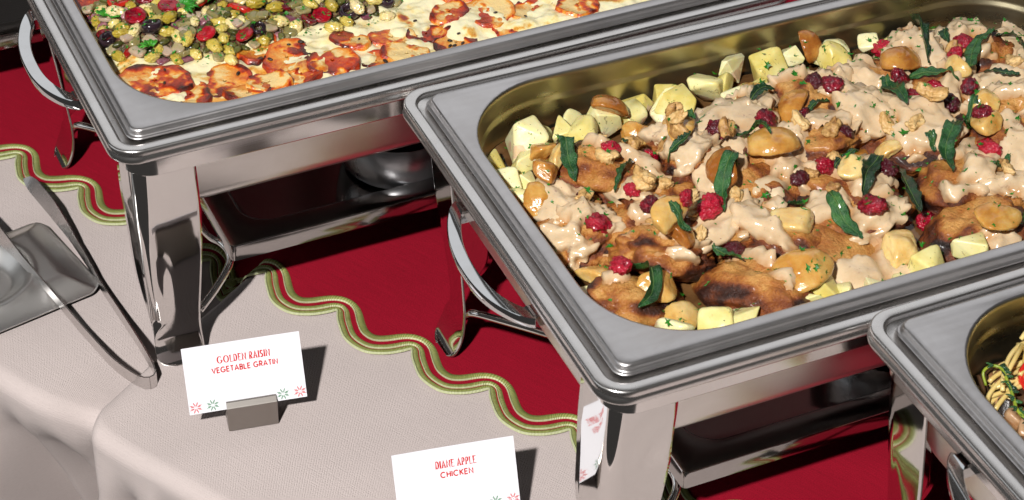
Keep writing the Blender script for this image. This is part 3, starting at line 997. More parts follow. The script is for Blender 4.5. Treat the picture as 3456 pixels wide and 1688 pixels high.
def m_gratin():
    t = NT('browned_cheese').set(rough=.24, spec=.5, sss=.12, sss_scale=.004, coat=.3, coat_rough=.12)
    v = t.coords('Object')
    n1 = t.noise(v, 34, 7, .62, .5)
    n2 = t.noise(v, 210, 5, .68)
    f = t.math('ADD', t.math('MULTIPLY', t.attr('brown'), .70), t.math('MULTIPLY', t.math('SUBTRACT', n1, .5), .95))
    f = t.math('ADD', f, t.math('MULTIPLY', t.math('SUBTRACT', n2, .5), .34), clamp=True)
    c = t.ramp(f, [(.18, (.86, .79, .50)), (.32, (.83, .69, .32)), (.42, (.70, .37, .07)), (.52, (.54, .15, .014)), (.64, (.32, .038, .008)), (.80, (.12, .014, .007)), (1, (.03, .008, .006))])
    return t.out(color=c, normal=t.bump(n2, .32, .0018))
M['gratin'] = m_gratin()
def m_slice():
    t = NT('roasted_vegetable_slice').set(rough=.22, spec=.5, sss=.12, sss_scale=.004, coat=.3, coat_rough=.12)
    v = t.coords('Object')
    n1 = t.noise(v, 55, 7, .64, .4)
    n2 = t.noise(v, 300, 5, .68)
    f = t.math('ADD', t.math('MULTIPLY', t.attr('brown'), .72), t.math('MULTIPLY', t.math('SUBTRACT', n1, .5), .8))
    f = t.math('ADD', f, t.math('MULTIPLY', t.math('SUBTRACT', t.rand(), .5), .3))
    f = t.math('ADD', f, t.math('MULTIPLY', t.math('SUBTRACT', n2, .5), .35), clamp=True)
    c = t.ramp(f, [(.10, (.80, .58, .24)), (.21, (.76, .33, .045)), (.34, (.68, .17, .012)), (.48, (.50, .045, .007)), (.68, (.20, .016, .006)), (.88, (.04, .008, .005))])
    return t.out(color=c, normal=t.bump(n2, .5, .002))
M['slice'] = m_slice()
M['pasta'] = m_var('spaghetti', [(.3, (.62, .44, .13)), (.7, (.76, .60, .25))], 60, .25, .2, .003, (400, .2, .0006), .4)
M['mush'] = m_var('sauteed_mushroom', [(.3, (.12, .055, .022)), (.6, (.34, .17, .07)), (.85, (.50, .32, .18))], 2.21, .28, .1, .002, (5.1, .4, .001), .5)
M['mushd'] = m_var('dark_mushroom', [(.3, (.015, .009, .007)), (.7, (.09, .045, .022))], 2.21, .28, 0, .002, (5.1, .4, .001), .5)
M['thyme'] = m_var('thyme_stem', [(.3, (.22, .30, .02)), (.7, (.42, .46, .05))], 200, .35, .1, .001, (600, .3, .0005), .3)
M['tomato'] = m_var('tomato_skin', [(.3, (.48, .012, .010)), (.7, (.62, .03, .018))], 60, .12, .2, .004, (80, .1, .0005), .2, None, .5)
M['tomin'] = m_var('tomato_flesh', [(.3, (.62, .12, .05)), (.6, (.70, .26, .10)), (.85, (.80, .50, .22))], 200, .15, .3, .004, (240, .4, .001), .2, None, .5)

M['rib'] = plain('sage_midrib', (.09, .16, .035), .5)

# ------------------------------------------------------------------ a growing collider that food is laid on
class Pile:
    """surfaces already laid: one small tree per object, found by its footprint"""
    def __init__(self, k):
        self.k, self.T = k, []
    def add(self, o, mw=None):
        me = o.data
        co = np.empty(len(me.vertices) * 3, np.float32)
        me.vertices.foreach_get('co', co)
        mw = np.array(mw if mw is not None else o.matrix_basis)
        co = co.reshape(-1, 3) @ mw[:3, :3].T + mw[:3, 3]
        t = BVHTree.FromPolygons(co.tolist(), [tuple(p.vertices) for p in me.polygons])
        self.T.append((co[:, 0].min(), co[:, 0].max(), co[:, 1].min(), co[:, 1].max(), t))
    def top(self, wx, wy, default):
        best = (default, Vector((0, 0, 1)))
        for x0, x1, y0, y1, t in self.T:
            if x0 <= wx <= x1 and y0 <= wy <= y1:
                h = t.ray_cast(Vector((wx, wy, .4)), Vector((0, 0, -1)))
                if h[0] is not None and h[0].z > best[0]:
                    best = (h[0].z, h[1])
        return best

def zone(x, y):
    a = 'left' if x < 150 else ('middle' if x < 330 else 'right')
    b = 'front' if y < 105 else ('middle' if y < 200 else 'back')
    if a == b == 'middle':
        return 'centre'
    return {'left': 'left ', 'middle': 'centre ', 'right': 'right '}[a] + {'front': 'front', 'middle': 'middle', 'back': 'back'}[b]

ORD = ['first', 'second', 'third', 'fourth', 'fifth', 'sixth', 'seventh', 'eighth', 'ninth', 'tenth', '11th', '12th', '13th', '14th', '15th', '16th', '17th', '18th', '19th', '20th']
ORD += ['%d%s' % (n, {1: 'st', 2: 'nd', 3: 'rd'}.get(n % 10, 'th')) for n in range(21, 80)]
def camx(x, y, k=2):
    p = dish_world(k, np.array([(x / 1000, y / 1000, H)]))[0]
    q = (cam.matrix_world.inverted() @ Vector(p))
    return q.x / -q.z
def number(items, kind, dish, k=2):
    """items: (object, x mm, y mm, look) -> labels that give look, place and rank from the left of the photo"""
    order = sorted(range(len(items)), key=lambda i: camx(items[i][1], items[i][2], k))
    for r, i in enumerate(order):
        o, x, y, look = items[i]
        o['label'] = '%s, %s from left among the %s, %s' % (look, ORD[r], dish, zone(x, y))

# ------------------------------------------------------------------ chicken dish
pile = Pile(2)
def w2(x, y):
    return dish_world(2, np.array([(x / 1000, y / 1000, 0)]))[0][:2]
def pan_sheet(k, zf, inset, nx, ny, r=.062):
    """grid clipped to the pan's rounded outline (squashed at the corners)"""
    X0, X1, Y0, Y1 = inset, FLX - inset, inset, FWY - inset
    gx, gy = np.meshgrid(np.linspace(X0, X1, nx), np.linspace(Y0, Y1, ny))
    x, y = gx.ravel().copy(), gy.ravel().copy()
    for cx, sx in ((X0 + r, -1), (X1 - r, 1)):
        for cy, sy in ((Y0 + r, -1), (Y1 - r, 1)):
            m = ((x - cx) * sx > 0) & ((y - cy) * sy > 0)
            a, b = (x[m] - cx) * sx / r, (y[m] - cy) * sy / r
            x[m] = cx + sx * r * a * np.sqrt(1 - b * b / 2)
            y[m] = cy + sy * r * b * np.sqrt(1 - a * a / 2)
    P = np.column_stack([x, y, zf(x, y)])
    return P, grid_faces(ny, nx)
Pj, Fj = pan_sheet(2, lambda x, y: H - .033 + .004 * fbm(np.stack([x, y, 0 * x], 1), 30, 5), .021, 60, 40)
jus = obj('pan_juices', dish_world(2, Pj), Fj, M['juice'])
jus['kind'] = 'stuff'
tag(jus, 'dark glossy pan juices under the chicken', 'juices')
pile.add(jus)

CHICK = [(97,225,100),(61,207,80),(56,165,100),(48,158,70),(55,84,84),(85,85,95),(118,180,95),(135,134,100),(136,66,90),(148,90,100),(180,102,90),(185,221,100),(155,208,70),(244,202,90),(214,161,105),(246,133,100),(203,88,80),(219,56,112),(233,100,90),(264,98,105),(299,215,85),(298,258,60),(325,169,95),(298,158,90),(378,197,95),(378,250,80),(421,239,90),(453,229,80),(335,112,100),(344,145,80),(334,78,100),(314,60,86),(381,119,90),(399,160,80),(122,58,84),(288,52,74),(360,87,80),(430,110,95),(440,180,95),(470,150,80),(430,60,90),(90,150,90),(170,150,90),(265,175,90),(95,118,80),(275,245,80),(335,235,90),(225,245,80),(160,245,70)]
def thigh(i, x, y, size):
    v, f = ico(5)
    v = v.copy()
    s1, s2 = 17 * i + 3, 29 * i + 5
    a, b, c = size * .00049, size * .00049 * rng.uniform(.66, .82), rng.uniform(.0175, .0235)
    n = v.copy()
    rad = 1 + .22 * fbm(n, 1.25, s1, 2) + .06 * noise(n, 3.1, s2)
    P = n * rad[:, None] * np.array([a, b, c])
    # torn folds and fibres
    P += n * (.0018 * fbm(n, 4.5, s1 + 1, 4, .6) - .0026 * np.abs(noise(n * np.array([1, 2.2, 1]), 2.6, s2 + 3)))[:, None]
    th = rng.uniform(0, PI)
    R = np.array([[math.cos(th), -math.sin(th), 0], [math.sin(th), math.cos(th), 0], [0, 0, 1]])
    tx, ty = rng.uniform(-.30, .30, 2)
    P = P @ R.T
    P[:, 2] += P[:, 0] * tx + P[:, 1] * ty
    edge = min(x - 20, 510 - x, y - 18, 307 - y)
    dome = sstep(0, 95, edge)
    wx, wy = w2(x, y)
    z0 = H - .0315 + .0125 * dome + rng.uniform(-.007, .006)
    brown = .24 + .50 * sstep(.35, .95, np.hypot(n[:, 0], n[:, 1])) * sstep(-.1, .7, noise(n, 2.0, s2 + 9) + .35) + .42 * sstep(.12, .6, noise(n, 2.3, s1 + 21)) + .10 * fbm(n, 6, s1 + 4, 2)
    o = obj('chicken_thigh', P, f, M['chicken'])
    o.location = (wx, wy, z0)
    attr(o, 'brown', np.clip(brown, 0, 1.2))
    tag(o, '', 'chicken', 'browned chicken thighs in cream sauce')
    # sauce poured over: same surface, lifted where it is thick, sunk below the meat where there is none
    m = fbm(n * np.array([1, 1, .5]), 1.5, s2 + 40, 3, .5) + .55 * sstep(.05, .75, n[:, 2]) - .15
    m -= .55 * sstep(.62, 1.0, np.hypot(n[:, 0], n[:, 1])) * (noise(n, 2.2, s2 + 50) > -.15)
    cover = {4: -.55, 34: -.8, 16: -.25, 35: -.3, 36: -.3, 30: -.1}.get(i, float(rng.uniform(-.44, -.08)))
    m = m + cover
    lump = np.clip(fbm(n, 3.4, s1 + 60, 2), 0, 1) ** 1.1 * .0026 + sstep(.32, .62, noise(n, 7.0, s1 + 61)) * .0024
    thick = .0040 * sstep(-.02, .34, m) + lump * sstep(.05, .3, m) - .0016 * (1 - sstep(-.10, .02, m))
    keep = (n[:, 2] > -.25) & (m > -.22)
    # smoother underlying surface so that the sauce bridges the folds
    rad2 = 1 + .22 * fbm(n, 1.25, s1, 2) + .05 * noise(n, 3.1, s2)
    Q = n * rad2[:, None] * np.array([a, b, c]) @ R.T
    Q[:, 2] += Q[:, 0] * tx + Q[:, 1] * ty
    Q = .55 * Q + .45 * P
    Q = Q + (n @ R.T) * thick[:, None] + np.array([0, 0, 1]) * (thick * .35)[:, None]
    idx = -np.ones(len(v), int)
    idx[keep] = np.arange(keep.sum())
    ff = [tuple(idx[list(t)]) for t in f if keep[list(t)].all()]
    if len(ff) > 50:
        used = sorted({int(k) for t in ff for k in t})
        par = {k: k for k in used}
        def root(k):
            while par[k] != k:
                par[k] = par[par[k]]; k = par[k]
            return k
        for t in ff:
            a0 = root(int(t[0]))
            for k in t[1:]:
                par[root(int(k))] = a0
        cnt = {}
        for k in used:
            cnt[root(k)] = cnt.get(root(k), 0) + 1
        big = max(cnt, key=cnt.get)
        sel = [k for k in used if root(k) == big]
        back = {k: i2 for i2, k in enumerate(sel)}
        s = obj('sauce', Q[keep][sel], [tuple(back[int(k)] for k in t) for t in ff if root(int(t[0])) == big], M['sauce'], o)
        attr(s, 'thick', np.clip(thick[keep][sel] / .0040, 0, 1))
        pile.add(s, o.matrix_basis)
    pile.add(o)
    return o
items = []
kept = []
for i, (x, y, s) in enumerate(CHICK):
    y = y - 13 if y > 190 and x < 330 else y
    if any((x - a) ** 2 + (y - b) ** 2 < (.178 * (s + c)) ** 2 for a, b, c in kept):
        continue
    kept.append((x, y, s))
    s *= .94
    o = thigh(i, x, y, s)
    items.append((o, x, y, 'seared chicken thigh with little sauce' if i in (4, 34, 16, 35, 36) else 'chicken thigh under lumpy beige sauce'))
number(items, 'chicken', 'chicken pieces')

# variants of the small pieces
def potato_mesh(seed):
    r = np.random.default_rng(seed)
    bm = bmesh.new()
    for p in r.uniform(-1, 1, (11, 3)) * np.array([1, .9, .8]):
        q = p / max(abs(p)) * (1 - .25 * r.random()) if r.random() < .75 else p / np.linalg.norm(p)
        bm.verts.new(q)
    bmesh.ops.convex_hull(bm, input=bm.verts)
    bmesh.ops.delete(bm, geom=[v for v in bm.verts if not v.link_faces], context='VERTS')
    bmesh.ops.dissolve_limit(bm, angle_limit=math.radians(24), verts=bm.verts, edges=bm.edges)
    bmesh.ops.bevel(bm, geom=bm.edges[:] + bm.verts[:], offset=.26, segments=4, profile=.55, affect='EDGES', clamp_overlap=True)
    bmesh.ops.triangulate(bm, faces=bm.faces)
    me = bpy.data.meshes.new('potato_chunk')
    bm.to_mesh(me); bm.free()
    co = np.array([v.co[:] for v in me.vertices])
    co *= (1 + .07 * noise(co, 1.6, seed) + .02 * noise(co, 5, seed))[:, None] * .5
    me.vertices.foreach_set('co', co.ravel().astype(np.float32))
    me.polygons.foreach_set('use_smooth', [True] * len(me.polygons))
    me.set_sharp_from_angle(angle=math.radians(50))
    me.materials.append(M['potato'])
    return me
def blob_mesh(name, sub, fn, mat):
    v, f = ico(sub)
    P = fn(v.copy())
    me = bpy.data.meshes.new(name)
    me.from_pydata(P.tolist(), [], f)
    me.polygons.foreach_set('use_smooth', [True] * len(me.polygons))
    me.materials.append(mat)
    return me
def soft_body(n, c, planes, sph, k=22.0):
    """radius along n from c to the rounded intersection of half spaces and a sphere"""
    inv = np.zeros(len(n))
    for nv, d in planes:
        nv = np.array(nv, float); nv /= np.linalg.norm(nv)
        t = (n @ nv) / (d - nv @ c)
        inv = inv + np.clip(t, 0, None) ** k
    b = n @ c
    t = -b + np.sqrt(b * b + sph * sph - c @ c)
    inv = inv + (1 / t) ** k
    return inv ** (-1 / k)
def apple_fn(seed):
    r = np.random.default_rng(seed)
    h = math.radians(r.uniform(30, 44))
    def fn(n):
        # a cooked wedge of apple lying on one cut face
        c = np.array([.30, 0, 0])
        pl = [((-math.sin(h), math.cos(h), 0), 0.0), ((-math.sin(h), -math.cos(h), 0), 0.0), ((-1, 0, 0), -.13), ((0, .1, 1), r.uniform(.36, .5)), ((0, .1, -1), r.uniform(.36, .5))]
        P = c + n * soft_body(n, c, pl, .5, 16)[:, None]
        P = P + n * (.020 * fbm(n, 1.6, seed, 3) + .006 * fbm(n, 6, seed + 4, 2))[:, None]
        P = P - np.array([.3, 0, 0])
        R = np.array(Matrix.Rotation(PI / 2 - h + .1, 3, 'Z'))      # one cut face down
        P = P @ R.T
        return P[:, [0, 2, 1]] * np.array([1, 1, .82])
    return fn
def apple_chunk(seed):
    r = np.random.default_rng(seed)
    pls = [(r.normal(0, 1, 3), r.uniform(.24, .36)) for _ in range(7)]
    def fn(n):
        c = np.zeros(3)
        P = n * soft_body(n, c, pls, .48, 14)[:, None] * np.array([1, .82, .55])
        return P + n * (.018 * fbm(n, 1.8, seed, 3) + .006 * fbm(n, 6, seed + 4, 2))[:, None]
    return fn
def cran_fn(seed):
    def fn(n):
        w = np.abs(noise(n, 2.6, seed)) * .34 + np.abs(noise(n, 5.5, seed + 2)) * .16 + .07 * noise(n, 11, seed + 5)
        P = n * (1.10 - w * 1.15 + .20 * noise(n, 1.2, seed + 3))[:, None]
        return P * np.array([.52, .43, .34])
    return fn
def walnut_fn(seed):
    def fn(n):
        w = fbm(n, 1.3, seed, 1)
        fold = np.abs(np.sin(4.2 * (n[:, 0] + .6 * noise(n, 1.8, seed + 7)) + 3.1 * noise(n, 2.4, seed + 1)))
        P = n * (.78 + .42 * w + .30 * fold ** .6 - .12)[:, None] * np.array([.52, .36, .28])
        P[:, 2] += .5 * P[:, 0] ** 2 - .06
        return P + n * (.022 * fbm(n, 7, seed + 9, 2))[:, None]
    return fn
POTM = [potato_mesh(40 + k) for k in range(8)]
APPM = [blob_mesh('apple_wedge', 4, apple_fn(60 + k), M['apple']) for k in range(5)] + [blob_mesh('apple_wedge', 4, apple_chunk(70 + k), M['apple']) for k in range(4)]
CRAM = [blob_mesh('cranberry', 4, cran_fn(80 + 3 * k), M['cran']) for k in range(7)]
WALM = [blob_mesh('walnut_piece', 4, walnut_fn(120 + 4 * k), M['walnut']) for k in range(8)]

def lay(k, pl, name, me, x, y, size, rot=None, sink=.3, align=.6, zfix=None, flat=1.0, cat=None, group=None, add=True):
    w = dish_world(k, np.array([(x / 1000, y / 1000, 0)]))[0]
    z, nrm = pl.top(w[0], w[1], H - .034)
    o = bpy.data.objects.new(name, me)
    COL.objects.link(o)
    s = size / 1000
    up = Vector((0, 0, 1)).lerp(nrm, align).normalized()
    q = up.to_track_quat('Z', 'Y').to_matrix().to_4x4()
    a = rng.uniform(0, 2 * PI) if rot is None else rot
    zc = z + s * .28 * flat * (1 - 2 * sink) if zfix is None else zfix
    mw = Matrix.Translation((w[0], w[1], zc)) @ q @ Matrix.Rotation(a, 4, 'Z') @ Matrix.Diagonal((s, s, s * flat, 1))
    o.matrix_basis = mw
    if cat:
        tag(o, '', cat, group)
    if add:
        pl.add(o)
    return o

POT = [(62,267,34),(91,272,26),(100,258,32),(123,273,30),(150,277,26),(176,272,34),(37,248,36),(50,248,26),(29,231,30),(40,226,22),(26,214,28),(184,271,34),(212,283,34),(231,280,24),(249,295,30),(227,256,34),(276,289,34),(295,293,22),(327,277,30),(318,291,22),(358,284,22),(416,283,30),(426,288,32),(445,263,32),(256,37,32),(172,36,34),(145,33,26),(108,35,36),(88,36,32),(68,44,32),(325,36,26),(291,37,32),(186,30,22),(203,29,18),(228,31,16),(158,34,28)]
EXTRA = [(75,285,28),(105,290,26),(140,293,26),(165,294,26),(190,294,26),(262,275,26),(340,294,26),(385,292,28),(24,190,26),(22,165,26),(26,140,24),(30,100,26),(40,70,26),(52,55,26),(130,30,24),(350,30,26),(390,32,28),(430,34,28),(460,60,28),(30,260,26)]
items = []
for n, (x, y, s) in enumerate(POT + EXTRA):
    back = y > 205
    e = n >= len(POT)
    zf = (H - .0165 if back else H - .0155) - (.010 if e else 0) + rng.uniform(-.003, .003)
    if x < 60 and y < 260: zf -= .004
    o = lay(2, pile, 'potato_chunk', POTM[n % 8], x, y, s * .98, zfix=zf, align=0, cat='potato', group='pale boiled potato chunks round the edge of the chicken')
    o.matrix_basis = o.matrix_basis @ Matrix.Rotation(rng.uniform(-.5, .5), 4, 'X') @ Matrix.Rotation(rng.uniform(-.5, .5), 4, 'Y')
    items.append((o, x, y, 'small pale potato chunk' if s < 27 else 'large pale yellow potato chunk'))
number(items, 'potato', 'potatoes')

APPLE = [(244,259,38),(250,214,42),(309,290,32),(355,234,44),(204,167,50),(284,169,48),(248,129,36),(381,160,30),(370,140,36),(152,210,44),(386,206,30),(483,258,32),(295,154,30),(157,155,44),(188,99,46),(245,55,42),(162,50,52),(312,45,46),(97,107,42),(75,60,48),(32,190,42),(48,121,44),(89,108,40),(69,84,40),(47,208,30),(50,235,26),(60,246,40),(128,272,40),(147,259,32),(135,242,30),(62,222,34)]
items = []
for n, (x, y, s) in enumerate(APPLE):
    o = lay(2, pile, 'apple_wedge', APPM[n % 9], x, y, s * .95, sink=.22, align=.8, flat=float(rng.uniform(.8, 1.05)), cat='apple slice', group='caramelised apple wedges on the chicken')
    items.append((o, x, y, 'glossy caramel coloured apple wedge' if n % 9 < 5 else 'blocky amber glazed apple piece'))
number(items, 'apple', 'apple pieces')

def sage_leaf(n, pts):
    P = np.array([(a / 1000, b / 1000) for a, b in pts])
    if len(P) == 2:
        d = P[1] - P[0]
        mid = (P[0] + P[1]) / 2 + np.array([-d[1], d[0]]) * rng.uniform(-.14, .14)
        P = np.array([P[0], mid, P[1]])
    m = 30
    C = spline(P, m)
    L = np.linalg.norm(np.diff(C, axis=0), axis=1).sum()
    W3 = dish_world(2, np.column_stack([C, np.zeros(m)]))
    zt = np.array([pile.top(p[0], p[1], H - .01)[0] for p in W3])
    k = np.arange(-6, 7)
    ker = np.exp(-.5 * (k / 3.2) ** 2); ker /= ker.sum()
    zs = np.convolve(np.pad(zt, 6, mode='edge'), ker, 'valid')
    t = np.linspace(0, 1, m)
    zs = np.maximum(zs, zt - .0005) + .0022 + rng.uniform(0, .004) * np.sin(PI * t) + rng.uniform(0, .006) * t ** 3
    T = np.gradient(W3[:, :2], axis=0); T /= np.linalg.norm(T, axis=1)[:, None] + 1e-9
    N2 = np.column_stack([-T[:, 1], T[:, 0]])
    wmax = np.clip(L * .14, .0036, .0060)
    half = wmax * np.sin(PI * np.clip(t * .93 + .05, 0, 1) ** .85) ** .75 * (1 + .13 * np.sin(t * 21 + n))
    half = np.maximum(half, .0006)
    roll0, roll1 = rng.uniform(-.9, .9), rng.uniform(-1.2, 1.2)
    cup = rng.uniform(-.1, .55)
    nc = 9
    top = []
    for i in range(m):
        ro = roll0 + (roll1 - roll0) * t[i]
        for j in range(nc):
            s = (j / (nc - 1) - .5) * 2
            lat, up = s * half[i], cup * half[i] * s * s - (.00055 if abs(s) < .01 else 0)
            up += .0007 * math.sin(t[i] * 34 + s * 4 + n * 2) * abs(s)
            a = lat * math.cos(ro) - up * math.sin(ro)
            b = lat * math.sin(ro) + up * math.cos(ro)
            top.append((W3[i, 0] + N2[i, 0] * a, W3[i, 1] + N2[i, 1] * a, zs[i] + b + abs(math.sin(ro)) * half[i] * .55))
    top = np.array(top)
    bot = top - np.array([0, 0, .0007])
    f1 = grid_faces(m, nc)
    f2 = [tuple(i + m * nc for i in q[::-1]) for q in f1]
    side = []
    rim = [i * nc for i in range(m)] + [(m - 1) * nc + j for j in range(1, nc)] + [i * nc + nc - 1 for i in range(m - 2, -1, -1)] + [j for j in range(nc - 2, 0, -1)]
    for a, b in zip(rim, rim[1:] + rim[:1]):
        side.append((a, b, b + m * nc, a + m * nc))
    c0 = top.mean(0)
    o = obj('sage_leaf', np.vstack([top, bot]) - c0, f1 + f2 + side, M['sage'])
    o.location = c0
    # pale midrib
    rb = top[nc // 2::nc] - c0 + np.array([0, 0, .0003])
    v, f = tube(rb[:int(m * .9)], np.linspace(.00036, .00015, int(m * .9)), 5)
    obj('midrib', v, f, M['rib'], o)
    tag(o, '', 'sage leaf', 'crisp dark green sage leaves on the chicken')
    pile.add(o)
    return o, L
SAGE = [((166,233),(162,206)),((125,225),(106,206)),((72,239),(68,221),(63,195)),((108,196),(84,175)),((131,186),(150,190)),((189,192),(198,182),(201,166)),((219,224),(244,233)),((257,204),(275,206)),((239,137),(266,149)),((169,158),(140,120)),((193,125),(197,109)),((220,114),(218,94),(222,70)),((274,133),(237,97)),((289,132),(283,108),(275,79)),((353,150),(314,101)),((333,221),(320,173)),((412,300),(368,217)),((352,217),(367,206),(379,192)),((391,197),(414,224),(441,234)),((439,232),(453,226),(446,202)),((408,200),(424,179)),((91,111),(101,96)),((121,99),(126,89),(130,74)),((59,109),(66,85),(60,70),(45,61)),((374,164),(351,141)),((411,259),(400,238)),((321,146),(322,133)),((345,95),(365,105))]
items = []
for n, p in enumerate(SAGE):
    o, L = sage_leaf(n, p)
    c = np.mean(p, axis=0)
    items.append((o, c[0], c[1], 'long curved dark sage leaf' if len(p) > 2 else ('long dark green sage leaf' if L > .036 else 'small crumpled sage leaf')))
number(items, 'sage', 'sage leaves')

CRAN = [(59,151,17),(133,127,18),(104,112,13),(135,96,14),(237,85,18),(293,94,16),(272,120,14),(236,144,15),(213,141,12),(217,199,16),(132,216,14),(177,198,15),(96,209,14),(50,98,16),(364,272,16),(278,233,15),(282,216,15),(250,202,12),(344,218,15),(344,198,14),(363,197,12),(362,178,14),(412,236,14),(386,188,13),(368,146,14),(359,120,16),(390,216,12),(65,183,12),(97,147,13),(93,167,12),(76,236,14),(266,166,11)]
items = []
for n, (x, y, s) in enumerate(CRAN):
    o = lay(2, pile, 'dried_cranberry', CRAM[n % 7], x, y, s * 1.12, sink=.2, align=.6, flat=1.0, cat='cranberry', group='dried cranberries scattered on the chicken')
    items.append((o, x, y, 'plump wrinkled crimson cranberry' if s > 14 else 'small dark red cranberry'))
number(items, 'cranberry', 'cranberries')
WALN = [(239,187,15),(255,170,13),(277,156,17),(303,169,13),(317,158,14),(340,173,18),(180,191,14),(247,151,12),(354,102,13),(351,87,11),(400,231,14),(437,203,15),(223,141,11),(145,200,15),(154,223,14),(158,135,12),(127,146,12),(125,133,11),(225,116,12),(114,108,12),(59,175,13),(95,131,13),(97,230,13),(116,211,16),(92,203,18),(103,170,17),(104,164,12),(73,185,15),(141,212,14),(157,228,14),(145,202,12),(119,167,12)]
items = []
for n, (x, y, s) in enumerate(WALN):
    o = lay(2, pile, 'walnut_piece', WALM[n % 8], x, y, s * 1.15, sink=.1, align=.6, cat='walnut', group='walnut pieces scattered on the chicken')
    items.append((o, x, y, 'large tan walnut kernel' if s > 14 else 'small tan walnut piece'))
number(items, 'walnut', 'walnuts')

def flecks(name, k, pl, count, area, size, lab, cl=None):
    V, F = [], []
    r = np.random.default_rng(k + 90)
    centers = r.uniform(0, 1, (max(8, count // 9), 2))
    n = 0
    while n < count:
        if r.random() < .6:
            c = centers[r.integers(len(centers))] + r.normal(0, .022, 2) * np.array([1, 1.6])
        else:
            c = r.uniform(0, 1, 2)
        x = area[0] + (area[2] - area[0]) * c[0]; y = area[1] + (area[3] - area[1]) * c[1]
        n += 1
        if not (area[0] < x < area[2] and area[1] < y < area[3]): continue
        if cl is not None and not cl(x, y): continue
        w = dish_world(k, np.array([(x / 1000, y / 1000, 0)]))[0]
        z, nr = pl.top(w[0], w[1], H - .03)
        s = size * (r.uniform(.25, .8) if r.random() < .7 else r.uniform(.8, 1.45))
        q = Vector((0, 0, 1)).lerp(nr, .8).normalized().to_track_quat('Z', 'Y').to_matrix() @ Matrix.Rotation(r.uniform(0, 6.28), 3, 'Z') @ Matrix.Rotation(r.uniform(-.5, .5), 3, 'X')
        shape = [(0, -.5, 0), (.16, -.2, .05), (.5, -.05, .14), (.2, .12, .04), (.34, .5, .16), (0, .28, 0), (-.30, .48, .12), (-.18, .1, .05), (-.46, -.08, .10), (-.14, -.22, .04)]
        kx = r.uniform(.22, 1)
        bend = r.uniform(-.5, .9)
        jit = r.uniform(.55, 1.35, 10)
        shape = [(a * j, b * j + .25 * bend * a * a, c + bend * b * b * .5) for (a, b, c), j in zip(shape, jit)]
        b = len(V)
        for p in shape:
            d = q @ Vector((p[0] * s * kx, p[1] * s, p[2] * s + .0006))
            V.append((w[0] + d.x, w[1] + d.y, z + d.z))
        c0 = len(V)
        d = q @ Vector((0, 0, .0007))
        V.append((w[0] + d.x, w[1] + d.y, z + d.z))
        for j in range(10):
            F.append((b + j, b + (j + 1) % 10, c0))
    o = obj(name, V, F, M['parsley'], smooth=False)
    o['kind'] = 'stuff'
    return tag(o, lab, 'herbs')
flecks('chopped_parsley', 2, pile, 900, (25, 30, 500, 296), .0058, 'flecks of bright green chopped parsley over the chicken')

# ------------------------------------------------------------------ vegetable gratin
gp = Pile(1)
SLICE = [(42,76,27),(143,67,22),(172,46,20),(229,67,18),(272,41,21),(282,77,17),(311,66,23),(229,37,19),(196,70,15),(318,38,16),(378,44,19),(405,55,18),(91,60,23),(61,50,19),(127,88,19),(34,192,23),(145,42,17),(345,58,19),(119,40,16),(255,60,15),(300,105,22),(330,130,20),(350,95,20),(205,40,15),(100,34,17),(420,90,22),(380,80,20)]
def gz(x, y):
    q = np.stack([x, y, 0 * x], 1)
    z = H - .0105 + .0042 * fbm(q, 26, 71, 3) + .0016 * fbm(q, 110, 72, 3)
    e = np.minimum(np.minimum(x, FLX - x), np.minimum(y, FWY - y))
    return z - .004 * (1 - sstep(.016, .045, e)) + .003
Pg, Fg = pan_sheet(1, gz, .0148, 330, 200)
gr = obj('baked_cheese_sauce', dish_world(1, Pg), Fg, M['gratin'])
qq = np.column_stack([Pg[:, 0], Pg[:, 1], 0 * Pg[:, 0]])
bro = .19 + .50 * sstep(-.14, .42, fbm(qq * np.array([1, 1.5, 1]), 26, 75, 4, .6)) + .14 * sstep(.1, .6, fbm(qq, 120, 76, 3))
bro = bro + 14 * np.clip(Pg[:, 2] - (H - .0075), -.004, .006)
attr(gr, 'brown', bro)
gr['kind'] = 'stuff'
tag(gr, 'bubbled golden and browned cheese sauce of the vegetable gratin', 'gratin')
gp.add(gr)
items = []
